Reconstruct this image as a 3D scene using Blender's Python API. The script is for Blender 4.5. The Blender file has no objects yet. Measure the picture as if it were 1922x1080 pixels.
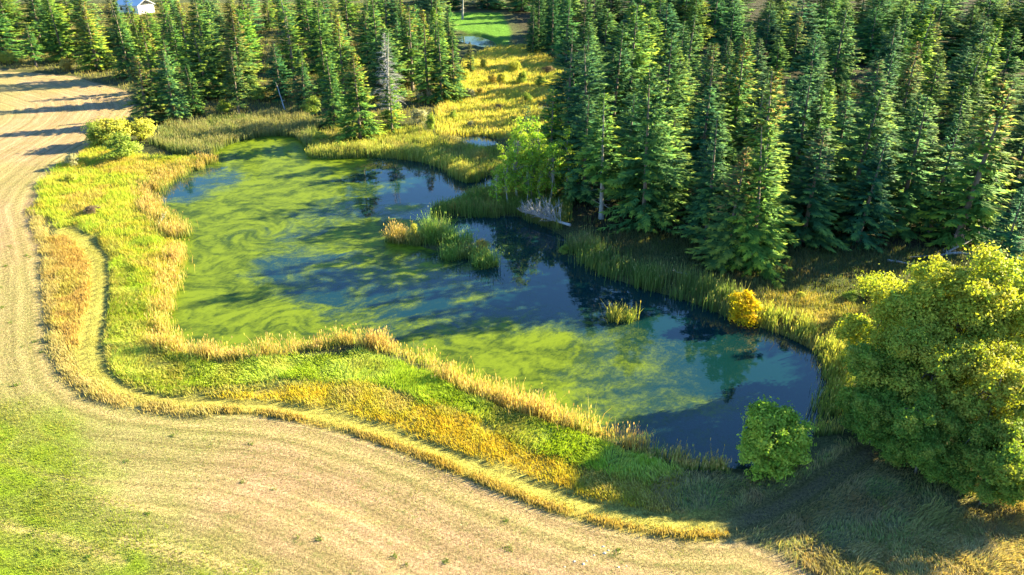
import bpy, math, random
import numpy as np
from mathutils import Vector

# ------------------------------------------------------------------ camera, sky, sun, exposure
scene = bpy.context.scene
FPX, PITCH, CAMH = 1450.0, math.radians(27.0), 40.0
cam = bpy.data.cameras.new('camera')
cam.sensor_width = 36.0
cam.lens = FPX / 1922.0 * 36.0
cam.clip_end = 6000.0
camo = bpy.data.objects.new('camera', cam)
scene.collection.objects.link(camo)
camo.location = (0, 0, CAMH)
camo.rotation_euler = (math.pi / 2 - PITCH, 0, 0)
scene.camera = camo

SUN_EL, SUN_AZ = math.radians(21.5), math.radians(21.0)      # azimuth from +X towards +Y
sd = Vector((math.cos(SUN_EL) * math.cos(SUN_AZ), math.cos(SUN_EL) * math.sin(SUN_AZ), math.sin(SUN_EL)))
world = bpy.data.worlds.new('World')
scene.world = world
world.use_nodes = True
wn = world.node_tree
sky = wn.nodes.new('ShaderNodeTexSky')
sky.sky_type = 'NISHITA'
sky.sun_disc = False
sky.sun_elevation = SUN_EL
sky.sun_rotation = math.atan2(sd.x, sd.y)
sky.air_density = 1.4
sky.dust_density = 0.0
sky.ozone_density = 8.0
wn.links.new(sky.outputs[0], wn.nodes['Background'].inputs[0])
wn.nodes['Background'].inputs[1].default_value = 0.07
sun = bpy.data.lights.new('sun', 'SUN')
sun.energy = 5.0
sun.angle = math.radians(0.5)
sun.color = (1.0, 0.87, 0.50)
suno = bpy.data.objects.new('sun', sun)
scene.collection.objects.link(suno)
suno.rotation_euler = (-sd).to_track_quat('-Z', 'Y').to_euler()
vs = scene.view_settings
vs.view_transform = 'Standard'
vs.look = 'None'
vs.exposure = 2.6
vs.gamma = 1.0
vs.use_curve_mapping = False
scene.cycles.max_bounces = 5
scene.cycles.diffuse_bounces = 2
scene.cycles.transmission_bounces = 3
scene.cycles.glossy_bounces = 2

# ------------------------------------------------------------------ helpers
RNG = np.random.default_rng(11)
random.seed(5)
COL = scene.collection
CP, SP = math.cos(PITCH), math.sin(PITCH)


def G(x, y, z=0.0):
    """ground point (height z) under a measured position of the photograph"""
    u = (x - 961) / FPX
    v = (y - 540) / FPX
    d = (u, CP - v * SP, -SP - v * CP)
    t = (z - CAMH) / d[2]
    return d[0] * t, d[1] * t


WL = -0.80                                   # water level below the field


def GP(pts, z=0.0):
    return np.array([G(*p, z) for p in pts])


def tag(o, label=None, cat=None, group=None, kind=None):
    if label: o['label'] = label
    if cat: o['category'] = cat
    if group: o['group'] = group
    if kind: o['kind'] = kind
    return o


def mesh(name, V, F, cols=None, mat=None, smooth=False, attrs=None, out=None):
    """F: int array (m,3) or (m,4)"""
    V = np.asarray(V, np.float32)
    F = np.asarray(F, np.int32)
    me = bpy.data.meshes.new(name)
    me.vertices.add(len(V))
    me.vertices.foreach_set('co', V.ravel())
    m, k = F.shape
    me.loops.add(m * k)
    me.loops.foreach_set('vertex_index', F.ravel())
    me.polygons.add(m)
    me.polygons.foreach_set('loop_start', np.arange(0, m * k, k, dtype=np.int32))
    if cols is not None:
        a = me.color_attributes.new('Col', 'FLOAT_COLOR', 'POINT')
        c = np.ones((len(V), 4), np.float32)
        c[:, :cols.shape[1]] = cols
        a.data.foreach_set('color', c.ravel())
    for n, arr in (attrs or {}).items():
        a = me.attributes.new(n, 'FLOAT', 'POINT')
        a.data.foreach_set('value', np.asarray(arr, np.float32))
    if out is not None:
        a = me.attributes.new('out', 'FLOAT_VECTOR', 'POINT')
        a.data.foreach_set('vector', np.asarray(out, np.float32).ravel())
    me.update(calc_edges=True)
    me.polygons.foreach_set('use_smooth', np.full(m, bool(smooth)))
    if mat: me.materials.append(mat)
    return me


def obj(name, me, parent=None, loc=None):
    o = bpy.data.objects.new(name, me)
    COL.objects.link(o)
    if loc is not None: o.location = loc
    if parent: o.parent = parent
    return o


def empty(name, loc, rz=0.0, s=1.0):
    o = bpy.data.objects.new(name, None)
    COL.objects.link(o)
    o.location = loc
    o.rotation_euler = (0, 0, rz)
    o.scale = (s, s, s) if np.isscalar(s) else s
    o.empty_display_size = 0.2
    return o


_LAT = {}


def vnoise(x, y, seed=0):
    if seed not in _LAT:
        _LAT[seed] = np.random.default_rng(1000 + seed).random((256, 256))
    L = _LAT[seed]
    xi = np.floor(x).astype(int); yi = np.floor(y).astype(int)
    fx = x - xi; fy = y - yi
    fx = fx * fx * (3 - 2 * fx); fy = fy * fy * (3 - 2 * fy)
    a = L[xi % 256, yi % 256]; b = L[(xi + 1) % 256, yi % 256]
    c = L[xi % 256, (yi + 1) % 256]; d = L[(xi + 1) % 256, (yi + 1) % 256]
    return (a * (1 - fx) + b * fx) * (1 - fy) + (c * (1 - fx) + d * fx) * fy


def fbm(x, y, seed=0, oct=4, gain=0.5):
    s = 0; a = 1.0; n = 0
    for i in range(oct):
        s = s + a * vnoise(x * 2 ** i + 17.3 * i, y * 2 ** i - 9.1 * i, seed + i)
        n += a; a *= gain
    return s / n


def inside(P, x, y):
    r = np.zeros(x.shape, bool)
    n = len(P); j = n - 1
    for i in range(n):
        xi, yi = P[i]; xj, yj = P[j]
        if yi != yj:
            c = ((yi > y) != (yj > y)) & (x < (xj - xi) * (y - yi) / (yj - yi) + xi)
            r ^= c
        j = i
    return r


def sdf(P, x, y):
    """negative inside"""
    d2 = np.full(x.shape, 1e12)
    n = len(P)
    for i in range(n):
        ax, ay = P[i]; bx, by = P[(i + 1) % n]
        ex, ey = bx - ax, by - ay
        t = np.clip(((x - ax) * ex + (y - ay) * ey) / max(ex * ex + ey * ey, 1e-9), 0, 1)
        d2 = np.minimum(d2, (x - ax - t * ex) ** 2 + (y - ay - t * ey) ** 2)
    d = np.sqrt(d2)
    return np.where(inside(P, x, y), -d, d)


def dline(P, x, y):
    d2 = np.full(x.shape, 1e12)
    for i in range(len(P) - 1):
        ax, ay = P[i]; bx, by = P[i + 1]
        ex, ey = bx - ax, by - ay
        t = np.clip(((x - ax) * ex + (y - ay) * ey) / max(ex * ex + ey * ey, 1e-9), 0, 1)
        d2 = np.minimum(d2, (x - ax - t * ex) ** 2 + (y - ay - t * ey) ** 2)
    return np.sqrt(d2)


def sstep(a, b, x):
    t = np.clip((x - a) / (b - a), 0, 1)
    return t * t * (3 - 2 * t)


def smooth_poly(P, it=2):
    for _ in range(it):                                   # Chaikin
        Q = np.roll(P, -1, 0)
        P = np.stack([0.75 * P + 0.25 * Q, 0.25 * P + 0.75 * Q], 1).reshape(-1, 2)
    return P


# ------------------------------------------------------------------ materials
def newmat(name):
    m = bpy.data.materials.new(name)
    m.use_nodes = True
    nt = m.node_tree
    for n in list(nt.nodes):
        nt.nodes.remove(n)
    out = nt.nodes.new('ShaderNodeOutputMaterial')
    return m, nt, out


def N(nt, t, **kw):
    n = nt.nodes.new(t)
    for k, v in kw.items():
        if k.startswith('i_'):
            n.inputs[k[2:].replace('_', ' ')].default_value = v
        else:
            setattr(n, k, v)
    return n


def mixrgb(nt, a, b, fac, blend='MIX'):
    n = nt.nodes.new('ShaderNodeMix'); n.data_type = 'RGBA'; n.blend_type = blend
    for s, v in ((n.inputs[0], fac), (n.inputs[6], a), (n.inputs[7], b)):
        if isinstance(v, bpy.types.NodeSocket): nt.links.new(v, s)
        else: s.default_value = v
    return n.outputs[2]


def foliage_mat(name, transl=0.35, tcol=(1.25, 1.25, 0.55, 1), rough=0.55, objcol=True, spec=0.08, up=0.0, outw=0.0):
    m, nt, out = newmat(name)
    at = N(nt, 'ShaderNodeVertexColor', layer_name='Col')
    c = at.outputs[0]
    if objcol:
        oi = N(nt, 'ShaderNodeObjectInfo')
        c = mixrgb(nt, c, oi.outputs['Color'], 1.0, 'MULTIPLY')
    p = N(nt, 'ShaderNodeBsdfPrincipled')
    p.inputs['Roughness'].default_value = rough
    p.inputs['Specular IOR Level'].default_value = spec
    nt.links.new(c, p.inputs['Base Color'])
    if up:
        ge = N(nt, 'ShaderNodeNewGeometry')
        va = N(nt, 'ShaderNodeVectorMath', operation='ADD'); va.inputs[1].default_value = (0, 0, up)
        nt.links.new(ge.outputs['Normal'], va.inputs[0])
        if outw:                                  # leaves and needles are shaded with the roundness of their crown
            ao = N(nt, 'ShaderNodeAttribute', attribute_name='out')
            vt = N(nt, 'ShaderNodeVectorTransform', vector_type='NORMAL', convert_from='OBJECT', convert_to='WORLD')
            nt.links.new(ao.outputs['Vector'], vt.inputs[0])
            vm = N(nt, 'ShaderNodeVectorMath', operation='MULTIPLY_ADD'); vm.inputs[1].default_value = (outw, outw, outw)
            nt.links.new(vt.outputs[0], vm.inputs[0]); nt.links.new(ge.outputs['Normal'], vm.inputs[2])
            nt.links.new(vm.outputs[0], va.inputs[0])
        vn = N(nt, 'ShaderNodeVectorMath', operation='NORMALIZE')
        nt.links.new(va.outputs[0], vn.inputs[0]); nt.links.new(vn.outputs[0], p.inputs['Normal'])
    tr = N(nt, 'ShaderNodeBsdfTranslucent')
    nt.links.new(mixrgb(nt, c, tcol, 1.0, 'MULTIPLY'), tr.inputs[0])
    ms = N(nt, 'ShaderNodeMixShader')
    ms.inputs[0].default_value = transl
    nt.links.new(p.outputs[0], ms.inputs[1]); nt.links.new(tr.outputs[0], ms.inputs[2])
    nt.links.new(ms.outputs[0], out.inputs[0])
    return m


def bark_mat(name, c1, c2, scale=6.0):
    m, nt, out = newmat(name)
    tc = N(nt, 'ShaderNodeTexCoord')
    mp = N(nt, 'ShaderNodeMapping'); mp.inputs['Scale'].default_value = (1, 1, 0.3)
    nt.links.new(tc.outputs['Object'], mp.inputs[0])
    no = N(nt, 'ShaderNodeTexNoise', i_Scale=scale, i_Detail=4.0)
    nt.links.new(mp.outputs[0], no.inputs['Vector'])
    c = mixrgb(nt, c1 + (1,), c2 + (1,), no.outputs[0])
    p = N(nt, 'ShaderNodeBsdfPrincipled'); p.inputs['Roughness'].default_value = 0.9
    nt.links.new(c, p.inputs['Base Color'])
    b = N(nt, 'ShaderNodeBump'); b.inputs['Strength'].default_value = 0.6; b.inputs['Distance'].default_value = 0.05
    nt.links.new(no.outputs[0], b.inputs['Height']); nt.links.new(b.outputs[0], p.inputs['Normal'])
    nt.links.new(p.outputs[0], out.inputs[0])
    return m


M_NEEDLE = foliage_mat('needles', 0.16, (1.3, 1.2, 0.4, 1), 0.75, up=0.25, outw=1.6)
M_LEAF = foliage_mat('leaves', 0.4, (1.15, 1.25, 0.4, 1), 0.55, up=0.6, outw=.8)
M_REED = foliage_mat('reed_blades', 0.45, (1.15, 1.1, 0.6, 1), 0.6, objcol=False, up=0.7)
M_GRASS = foliage_mat('grass_blades', 0.35, (1.2, 1.15, 0.5, 1), 0.6, objcol=False, up=1.3)
M_BARK = bark_mat('spruce_bark', (0.10, 0.075, 0.055), (0.26, 0.21, 0.17))
M_PALE = bark_mat('pale_bark', (0.16, 0.15, 0.13), (0.42, 0.40, 0.36))
M_DEAD = bark_mat('weathered_wood', (0.26, 0.25, 0.25), (0.48, 0.46, 0.45))


def ground_mat():
    m, nt, out = newmat('ground_cover')
    at = N(nt, 'ShaderNodeVertexColor', layer_name='Col')
    fd = N(nt, 'ShaderNodeAttribute', attribute_name='fdist')
    fm = N(nt, 'ShaderNodeAttribute', attribute_name='fmask')
    ge = N(nt, 'ShaderNodeNewGeometry')
    n1 = N(nt, 'ShaderNodeTexNoise', i_Scale=0.55, i_Detail=6.0, i_Roughness=0.65)
    n2 = N(nt, 'ShaderNodeTexNoise', i_Scale=4.5, i_Detail=5.0, i_Roughness=0.7)
    n3 = N(nt, 'ShaderNodeTexNoise', i_Scale=14.0, i_Detail=3.0, i_Roughness=0.7)
    for n in (n1, n2, n3):
        nt.links.new(ge.outputs['Position'], n.inputs['Vector'])
    # drill lines that follow the field edge
    wob = N(nt, 'ShaderNodeMath', operation='MULTIPLY_ADD'); wob.inputs[1].default_value = 1.2
    nt.links.new(n1.outputs[0], wob.inputs[0]); nt.links.new(fd.outputs['Fac'], wob.inputs[2])
    st = N(nt, 'ShaderNodeTexNoise', noise_dimensions='1D', i_Scale=1.3, i_Detail=5.0, i_Roughness=0.8)
    nt.links.new(wob.outputs[0], st.inputs['W'])
    # variation
    def rng(sock, lo, hi):
        r = N(nt, 'ShaderNodeMapRange'); r.inputs[1].default_value = 0.3; r.inputs[2].default_value = 0.7
        r.inputs[3].default_value = lo; r.inputs[4].default_value = hi
        nt.links.new(sock, r.inputs[0]); return r.outputs[0]
    k1 = rng(n2.outputs[0], 0.42, 1.58)
    k2 = rng(n3.outputs[0], 0.4, 1.5)
    ks = rng(st.outputs[0], 0.64, 1.32)
    mm = N(nt, 'ShaderNodeMath', operation='MULTIPLY'); nt.links.new(k1, mm.inputs[0]); nt.links.new(k2, mm.inputs[1])
    ksm = N(nt, 'ShaderNodeMix'); ksm.data_type = 'FLOAT'
    nt.links.new(fm.outputs['Fac'], ksm.inputs[0]); ksm.inputs[2].default_value = 1.0; nt.links.new(ks, ksm.inputs[3])
    m3 = N(nt, 'ShaderNodeMath', operation='MULTIPLY'); nt.links.new(mm.outputs[0], m3.inputs[0]); nt.links.new(ksm.outputs[0], m3.inputs[1])
    cb = N(nt, 'ShaderNodeCombineColor')
    for i in range(3): nt.links.new(m3.outputs[0], cb.inputs[i])
    c = mixrgb(nt, at.outputs[0], cb.outputs[0], 1.0, 'MULTIPLY')
    # green weeds patches in stubble
    gw = N(nt, 'ShaderNodeTexNoise', i_Scale=1.6, i_Detail=6.0, i_Roughness=0.75)
    nt.links.new(ge.outputs['Position'], gw.inputs['Vector'])
    gr = N(nt, 'ShaderNodeMapRange'); gr.inputs[1].default_value = 0.52; gr.inputs[2].default_value = 0.68; gr.inputs[4].default_value = 0.55
    nt.links.new(gw.outputs[0], gr.inputs[0])
    gm = N(nt, 'ShaderNodeMath', operation='MULTIPLY'); nt.links.new(gr.outputs[0], gm.inputs[0]); nt.links.new(fm.outputs['Fac'], gm.inputs[1])
    c = mixrgb(nt, c, (0.16, 0.22, 0.06, 1), gm.outputs[0])
    p = N(nt, 'ShaderNodeBsdfPrincipled'); p.inputs['Roughness'].default_value = 0.95
    p.inputs['Specular IOR Level'].default_value = 0.1
    nt.links.new(c, p.inputs['Base Color'])
    ad = N(nt, 'ShaderNodeMath', operation='ADD'); nt.links.new(n2.outputs[0], ad.inputs[0]); nt.links.new(n3.outputs[0], ad.inputs[1])
    b = N(nt, 'ShaderNodeBump'); b.inputs['Strength'].default_value = 0.9; b.inputs['Distance'].default_value = 0.22
    nt.links.new(ad.outputs[0], b.inputs['Height']); nt.links.new(b.outputs[0], p.inputs['Normal'])
    nt.links.new(p.outputs[0], out.inputs[0])
    return m


def water_mat():
    m, nt, out = newmat('pond_water')
    al = N(nt, 'ShaderNodeAttribute', attribute_name='algae')
    tn = N(nt, 'ShaderNodeAttribute', attribute_name='tint')
    ge = N(nt, 'ShaderNodeNewGeometry')
    sp = N(nt, 'ShaderNodeTexNoise', i_Scale=3.0, i_Detail=9.0, i_Roughness=0.85)
    nt.links.new(ge.outputs['Position'], sp.inputs['Vector'])
    s2 = N(nt, 'ShaderNodeMath', operation='MULTIPLY_ADD'); s2.inputs[1].default_value = 1.3; s2.inputs[2].default_value = -0.65
    nt.links.new(sp.outputs[0], s2.inputs[0])
    ad = N(nt, 'ShaderNodeMath', operation='ADD'); nt.links.new(al.outputs['Fac'], ad.inputs[0]); nt.links.new(s2.outputs[0], ad.inputs[1])
    mr = N(nt, 'ShaderNodeMapRange', interpolation_type='SMOOTHSTEP'); mr.inputs[1].default_value = 0.12; mr.inputs[2].default_value = 0.95; mr.inputs[4].default_value = 0.93
    nt.links.new(ad.outputs[0], mr.inputs[0])
    tsp = N(nt, 'ShaderNodeTexNoise', i_Scale=6.0, i_Detail=6.0, i_Roughness=0.85); nt.links.new(ge.outputs['Position'], tsp.inputs['Vector'])
    ta = N(nt, 'ShaderNodeMath', operation='MULTIPLY_ADD', use_clamp=True); ta.inputs[1].default_value = 1.4; nt.links.new(tsp.outputs[0], ta.inputs[0])
    tb = N(nt, 'ShaderNodeMath', operation='SUBTRACT'); nt.links.new(tn.outputs['Fac'], tb.inputs[0]); tb.inputs[1].default_value = 0.7
    nt.links.new(tb.outputs[0], ta.inputs[2])
    ca = mixrgb(nt, (0.030, 0.055, 0.003, 1), (0.140, 0.190, 0.007, 1), ta.outputs[0])
    pa = N(nt, 'ShaderNodeBsdfPrincipled'); pa.inputs['Roughness'].default_value = 0.55
    pa.inputs['Specular IOR Level'].default_value = 0.08
    nt.links.new(ca, pa.inputs['Base Color'])
    pw = N(nt, 'ShaderNodeBsdfPrincipled'); pw.inputs['Base Color'].default_value = (0.003, 0.024, 0.026, 1)
    pw.inputs['Roughness'].default_value = 0.015; pw.inputs['IOR'].default_value = 1.45
    wv = N(nt, 'ShaderNodeTexNoise', i_Scale=2.2, i_Detail=2.0); nt.links.new(ge.outputs['Position'], wv.inputs['Vector'])
    b = N(nt, 'ShaderNodeBump'); b.inputs['Strength'].default_value = 0.03; b.inputs['Distance'].default_value = 0.1
    nt.links.new(wv.outputs[0], b.inputs['Height']); nt.links.new(b.outputs[0], pw.inputs['Normal'])
    ms = N(nt, 'ShaderNodeMixShader')
    nt.links.new(mr.outputs[0], ms.inputs[0]); nt.links.new(pw.outputs[0], ms.inputs[1]); nt.links.new(pa.outputs[0], ms.inputs[2])
    nt.links.new(ms.outputs[0], out.inputs[0])
    return m


M_GROUND = ground_mat()
M_WATER = water_mat()

# ------------------------------------------------------------------ layout (traced from the photograph, laid on the ground)
POND = smooth_poly(GP([(395, 300), (420, 277), (470, 262), (520, 256), (560, 262), (572, 285), (575, 298), (630, 300), (690, 297), (745, 300),
    (800, 307), (838, 322), (858, 342), (885, 346), (905, 338), (925, 330), (945, 335), (940, 350), (915, 360), (880, 372), (840, 385), (808, 398),
    (812, 408), (850, 411), (905, 410), (960, 408), (990, 415), (1020, 430), (1055, 445), (1062, 462), (1085, 485), (1110, 508), (1145, 524),
    (1200, 543), (1265, 560), (1325, 580), (1370, 602), (1425, 616), (1475, 634), (1525, 660), (1546, 685), (1542, 725), (1530, 770), (1520, 815),
    (1490, 850), (1440, 872), (1390, 876), (1345, 868), (1300, 872), (1240, 858), (1180, 835), (1110, 805), (1040, 782), (970, 762), (915, 742),
    (875, 720), (830, 694), (780, 668), (735, 650), (690, 640), (640, 640), (580, 648), (500, 660), (420, 664), (350, 660), (308, 645), (308, 610),
    (316, 570), (330, 520), (336, 470), (328, 445), (300, 432), (308, 415), (280, 402), (268, 388), (278, 360), (310, 338), (360, 322), (392, 310)], WL), 1)
ISLAND = smooth_poly(GP([(730, 447), (760, 440), (800, 430), (850, 445), (900, 462), (935, 480), (932, 497), (905, 500), (885, 488), (850, 488),
                         (830, 478), (800, 470), (770, 462), (740, 460)], WL), 1)
POOL1 = smooth_poly(GP([(868, 259), (895, 255), (925, 259), (935, 270), (915, 276), (885, 274), (868, 267)], WL), 1)
POOL2 = smooth_poly(GP([(858, 66), (890, 66), (920, 76), (935, 88), (915, 92), (880, 84), (862, 76)], WL), 1)
POOL3 = smooth_poly(GP([(1005, 198), (1035, 192), (1050, 200), (1040, 212), (1015, 210)], WL), 1)
FIELD = GP([(-900, 60), (0, 133), (130, 143), (238, 172), (252, 200), (240, 222), (190, 262), (130, 303), (82, 350), (62, 385), (78, 432), (95, 480), (101, 560),
    (107, 640), (132, 700), (182, 740), (250, 760), (330, 770), (420, 776), (500, 781), (600, 800), (700, 830), (800, 866), (900, 910), (1000, 950),
    (1100, 982), (1200, 1004), (1300, 1016), (1385, 1014), (1450, 1040), (1530, 1080), (1620, 1200), (1500, 1700), (-900, 1700), (-2500, 600)])
TRACK = GP([(128, 432), (165, 455), (188, 490), (188, 560), (176, 620), (170, 655), (182, 700), (225, 738), (300, 757), (400, 764), (500, 768),
            (600, 786), (700, 812), (800, 845), (900, 885), (1000, 922), (1100, 953), (1200, 977), (1290, 988), (1370, 984), (1440, 962),
            (1510, 925), (1570, 888), (1640, 845)])
OUTER = GP([(418, 770), (500, 775), (600, 793), (700, 822), (800, 857), (900, 900), (1000, 940), (1100, 971), (1200, 994), (1300, 1005), (1370, 1004)])
EDGE_L = GP([(66, 390), (82, 435), (98, 480), (105, 560), (112, 640), (140, 700), (190, 737), (255, 756), (330, 765), (418, 770)])
BROWN = GP([(97, 450), (130, 442), (165, 468), (176, 510), (172, 560), (160, 610), (152, 645), (122, 648), (108, 600), (100, 520)])
LIME = GP([(205, 500), (260, 470), (290, 540), (285, 610), (300, 660), (400, 680), (560, 672), (680, 660), (780, 690), (850, 722), (930, 760), (1030, 795),
    (1130, 830), (1230, 868), (1290, 895), (1200, 905), (1080, 870), (980, 830), (880, 780), (800, 755), (700, 722), (560, 715), (420, 725), (300, 735), (220, 700), (203, 620)])
OCHRE = GP([(390, 748), (560, 725), (700, 726), (850, 768), (960, 828), (1080, 876), (1200, 908), (1262, 900), (1290, 915), (1235, 955), (1190, 962), (1080, 930),
    (960, 885), (850, 842), (700, 792), (560, 764), (420, 757)])
TANL = GP([(80, 345), (140, 295), (190, 262), (260, 292), (330, 300), (390, 290), (395, 312), (330, 330), (275, 365), (265, 392), (300, 418), (330, 450), (336, 490), (325, 540), (305, 600),
    (262, 560), (240, 480), (190, 445), (110, 428), (68, 395)])
GREENF = GP([(-600, 690), (20, 760), (110, 800), (170, 870), (210, 960), (330, 1010), (480, 1090), (500, 1250), (-700, 1250)])
ROUGH = GP([(1240, 905), (1340, 892), (1500, 880), (1540, 850), (1600, 835), (1720, 880), (1922, 930), (2300, 940), (2400, 1250), (1700, 1250), (1540, 1075), (1400, 1015), (1250, 985)])
STRAW = GP([(1610, 1035), (1680, 1000), (1740, 962), (1830, 970), (1922, 975), (2300, 980), (2400, 1250), (1700, 1250)])
BANK = GP([(1064, 455), (1120, 440), (1200, 432), (1420, 470), (1700, 470), (2200, 470), (2200, 600), (1660, 640), (1560, 700), (1530, 655), (1480, 630), (1425, 612), (1370, 598),
    (1325, 575), (1265, 555), (1200, 538), (1140, 518), (1105, 500)])
SUNSTRIP = GP([(1385, 598), (1440, 560), (1500, 548), (1580, 560), (1650, 590), (1640, 650), (1580, 690), (1530, 655), (1470, 628)])
MARSH = GP([(820, 255), (870, 250), (940, 255), (1050, 262), (1062, 200), (1050, 120), (990, 85), (930, 88), (880, 105), (860, 140), (835, 190), (815, 230)])
RBANK = GP([(566, 288), (596, 246), (680, 236), (760, 238), (830, 256), (930, 280), (960, 300), (935, 322), (905, 335), (880, 343), (855, 338), (838, 318), (800, 304), (740, 297), (690, 294), (630, 297), (580, 297)])
ULREED = GP([(300, 245), (400, 226), (560, 214), (600, 240), (575, 280), (560, 260), (520, 253), (470, 259), (420, 274), (395, 297), (330, 290), (290, 270)])
LAWN = GP([(835, 24), (940, 24), (960, 60), (955, 85), (930, 82), (890, 62), (845, 55)])
PENIN = GP([(808, 396), (845, 380), (885, 368), (930, 352), (980, 355), (1060, 370), (1075, 400), (1050, 430), (1015, 425), (990, 412), (960, 405), (905, 407), (850, 408), (814, 405)], -.6)
FORR = GP([(1055, 320), (1075, 395), (1100, 425), (1180, 430), (1300, 462), (1420, 492), (1500, 470), (1620, 476), (1800, 466), (1922, 456), (2250, 450), (2700, -60), (1000, -40), (960, 25), (985, 70), (1045, 110), (1065, 200)])
FORL = GP([(-500, 70), (0, 128), (130, 138), (240, 168), (300, 232), (420, 222), (560, 210), (640, 236), (760, 228), (840, 190), (862, 130), (852, 85), (830, 55), (825, 8), (-700, 8)])
NEARREED = GP([(332, 462), (326, 505), (314, 550), (302, 590), (296, 628), (304, 655), (350, 672), (420, 680), (500, 678), (580, 664), (640, 655), (700, 655), (750, 668), (800, 692),
    (850, 720), (890, 738), (930, 752), (980, 772), (1050, 793), (1120, 818), (1200, 848), (1260, 873), (1310, 884), (1360, 884)], -.7)


def pond_d(x, y):
    d = np.maximum(sdf(POND, x, y), -sdf(ISLAND, x, y))
    for P in (POOL1, POOL2, POOL3):
        d = np.minimum(d, sdf(P, x, y))
    return d


# ------------------------------------------------------------------ ground sheet
xs = np.concatenate([[-3000, -1500, -800, -450, -300, -230, -180, -150, -135], np.arange(-125, 125.1, 0.55), [135, 150, 180, 230, 300, 450, 800, 1500, 3000]])
ys = [-400.0, -100, -20, 0, 8, 14]
yv = 18.0
while yv < 350:
    ys.append(yv); yv += 0.34 + 0.0042 * max(yv - 25, 0)
ys = np.array(ys + [365, 385, 420, 500, 700, 1200, 2200, 4000])
X, Y = np.meshgrid(xs, ys)
nx, ny = len(xs), len(ys)
PD = pond_d(X, Y)
FS = sdf(FIELD, X, Y)
wob = (fbm(X * 0.3, Y * 0.3, 3, 3) - 0.5) * 1.6


def zone(P, soft=0.7, w=1.0):
    return 1 - sstep(-soft, soft, sdf(P, X, Y) + wob * w)


C = np.zeros(X.shape + (3,)); C[:] = (0.075, 0.085, 0.035)
C *= (0.7 + 0.6 * fbm(X * 0.08, Y * 0.08, 8, 3))[..., None]
def paint(mask, col):
    global C
    C = C * (1 - mask[..., None]) + np.array(col) * mask[..., None]
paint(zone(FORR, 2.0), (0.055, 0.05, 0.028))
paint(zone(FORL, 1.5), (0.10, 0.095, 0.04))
paint(zone(TANL), (0.38, 0.35, 0.09))
paint(zone(LIME), (0.25, 0.33, 0.06))
paint(zone(OCHRE), (0.46, 0.36, 0.07))
paint(zone(BROWN), (0.40, 0.27, 0.08))
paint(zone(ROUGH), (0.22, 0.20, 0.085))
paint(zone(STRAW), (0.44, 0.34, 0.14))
paint(zone(BANK), (0.10, 0.12, 0.045))  # shade on the far bank put into its dark ground colour
paint(zone(SUNSTRIP), (0.24, 0.20, 0.06))  # pool of sunlight on the bank painted as lighter ground
paint(zone(MARSH), (0.34, 0.30, 0.07))
paint(zone(RBANK), (0.16, 0.16, 0.06))
paint(zone(LAWN, 1.0, 0.5), (0.10, 0.22, 0.025))
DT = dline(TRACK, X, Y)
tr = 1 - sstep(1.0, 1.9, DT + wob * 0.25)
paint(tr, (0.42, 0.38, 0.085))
paint(tr * sstep(13, 17, X) * (1 - sstep(70, 75, Y)), (0.15, 0.12, 0.06))  # right stretch: brown dirt, with the trees' shade painted into it
rut = np.exp(-((DT - 0.75) / 0.22) ** 2)
paint(rut * 0.8, (0.15, 0.13, 0.035))
fm = 1 - sstep(-0.35, 0.35, FS + wob * 0.25)
big = fbm(X * 0.045 + 3, Y * 0.045, 20, 4)
fcol = np.zeros_like(C); fcol[:] = (0.42, 0.28, 0.165)
mot = sstep(.4, .65, fbm(X * .5, Y * .5, 25, 4, .65))[..., None]
fcol = fcol * (1 - .35 * mot) + np.array((0.24, 0.20, 0.075)) * .35 * mot
g = sstep(0.42, 0.62, big)[..., None]
fcol = fcol * (1 - 0.55 * g) + np.array((0.27, 0.25, 0.085)) * 0.55 * g
leftg = (sstep(20, 26, -X) * (1 - sstep(78, 95, Y)))[..., None] * 0.6
fcol = fcol * (1 - leftg) + np.array((0.31, 0.29, 0.11)) * leftg
edge = (np.exp(-((FS + 2.2) / 1.3) ** 2))[..., None] * 0.35
fcol = fcol * (1 - edge) + np.array((0.30, 0.27, 0.09)) * edge
gf = (zone(GREENF, 3.5, 3.0) * (0.55 + 0.45 * sstep(0.35, 0.6, fbm(X * 0.35, Y * 0.35, 31, 3))))[..., None]
fcol = fcol * (1 - gf) + np.array((0.22, 0.32, 0.02)) * gf
for dd_, ww_, cc_, aa_ in ((1.9, .25, (.52, .38, .18), .8), (2.5, .25, (.15, .14, .05), .7), (4.4, .28, (.15, .13, .05), .65), (6.3, .28, (.16, .13, .055), .6), (9.5, .3, (.5, .36, .17), .5), (11.4, .32, (.16, .14, .05), .55), (13.4, .32, (.16, .14, .05), .5), (18, .35, (.16, .14, .05), .4)):
    am = (aa_ * np.exp(-((FS + dd_ + (fbm(X * .12, Y * .12, 61, 2) - .5) * 1.2) / ww_) ** 2))[..., None]
    fcol = fcol * (1 - am) + np.array(cc_) * am
for L_, ww_ in ((GP([(590, 945), (650, 963), (715, 985)]), .3), (GP([(225, 1010), (330, 1040), (480, 1078)]), .45), (GP([(0, 985), (110, 1010), (230, 1055)]), .4), (GP([(180, 935), (320, 962)]), .3)):
    am = (.8 * np.exp(-(dline(L_, X, Y) / ww_) ** 2))[..., None]
    fcol = fcol * (1 - am) + np.array((.52, .38, .17)) * am
C = C * (1 - fm[..., None]) + fcol * fm[..., None]
mud = 1 - sstep(-0.3, 0.5, PD)
paint(mud, (0.035, 0.035, 0.018))
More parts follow.
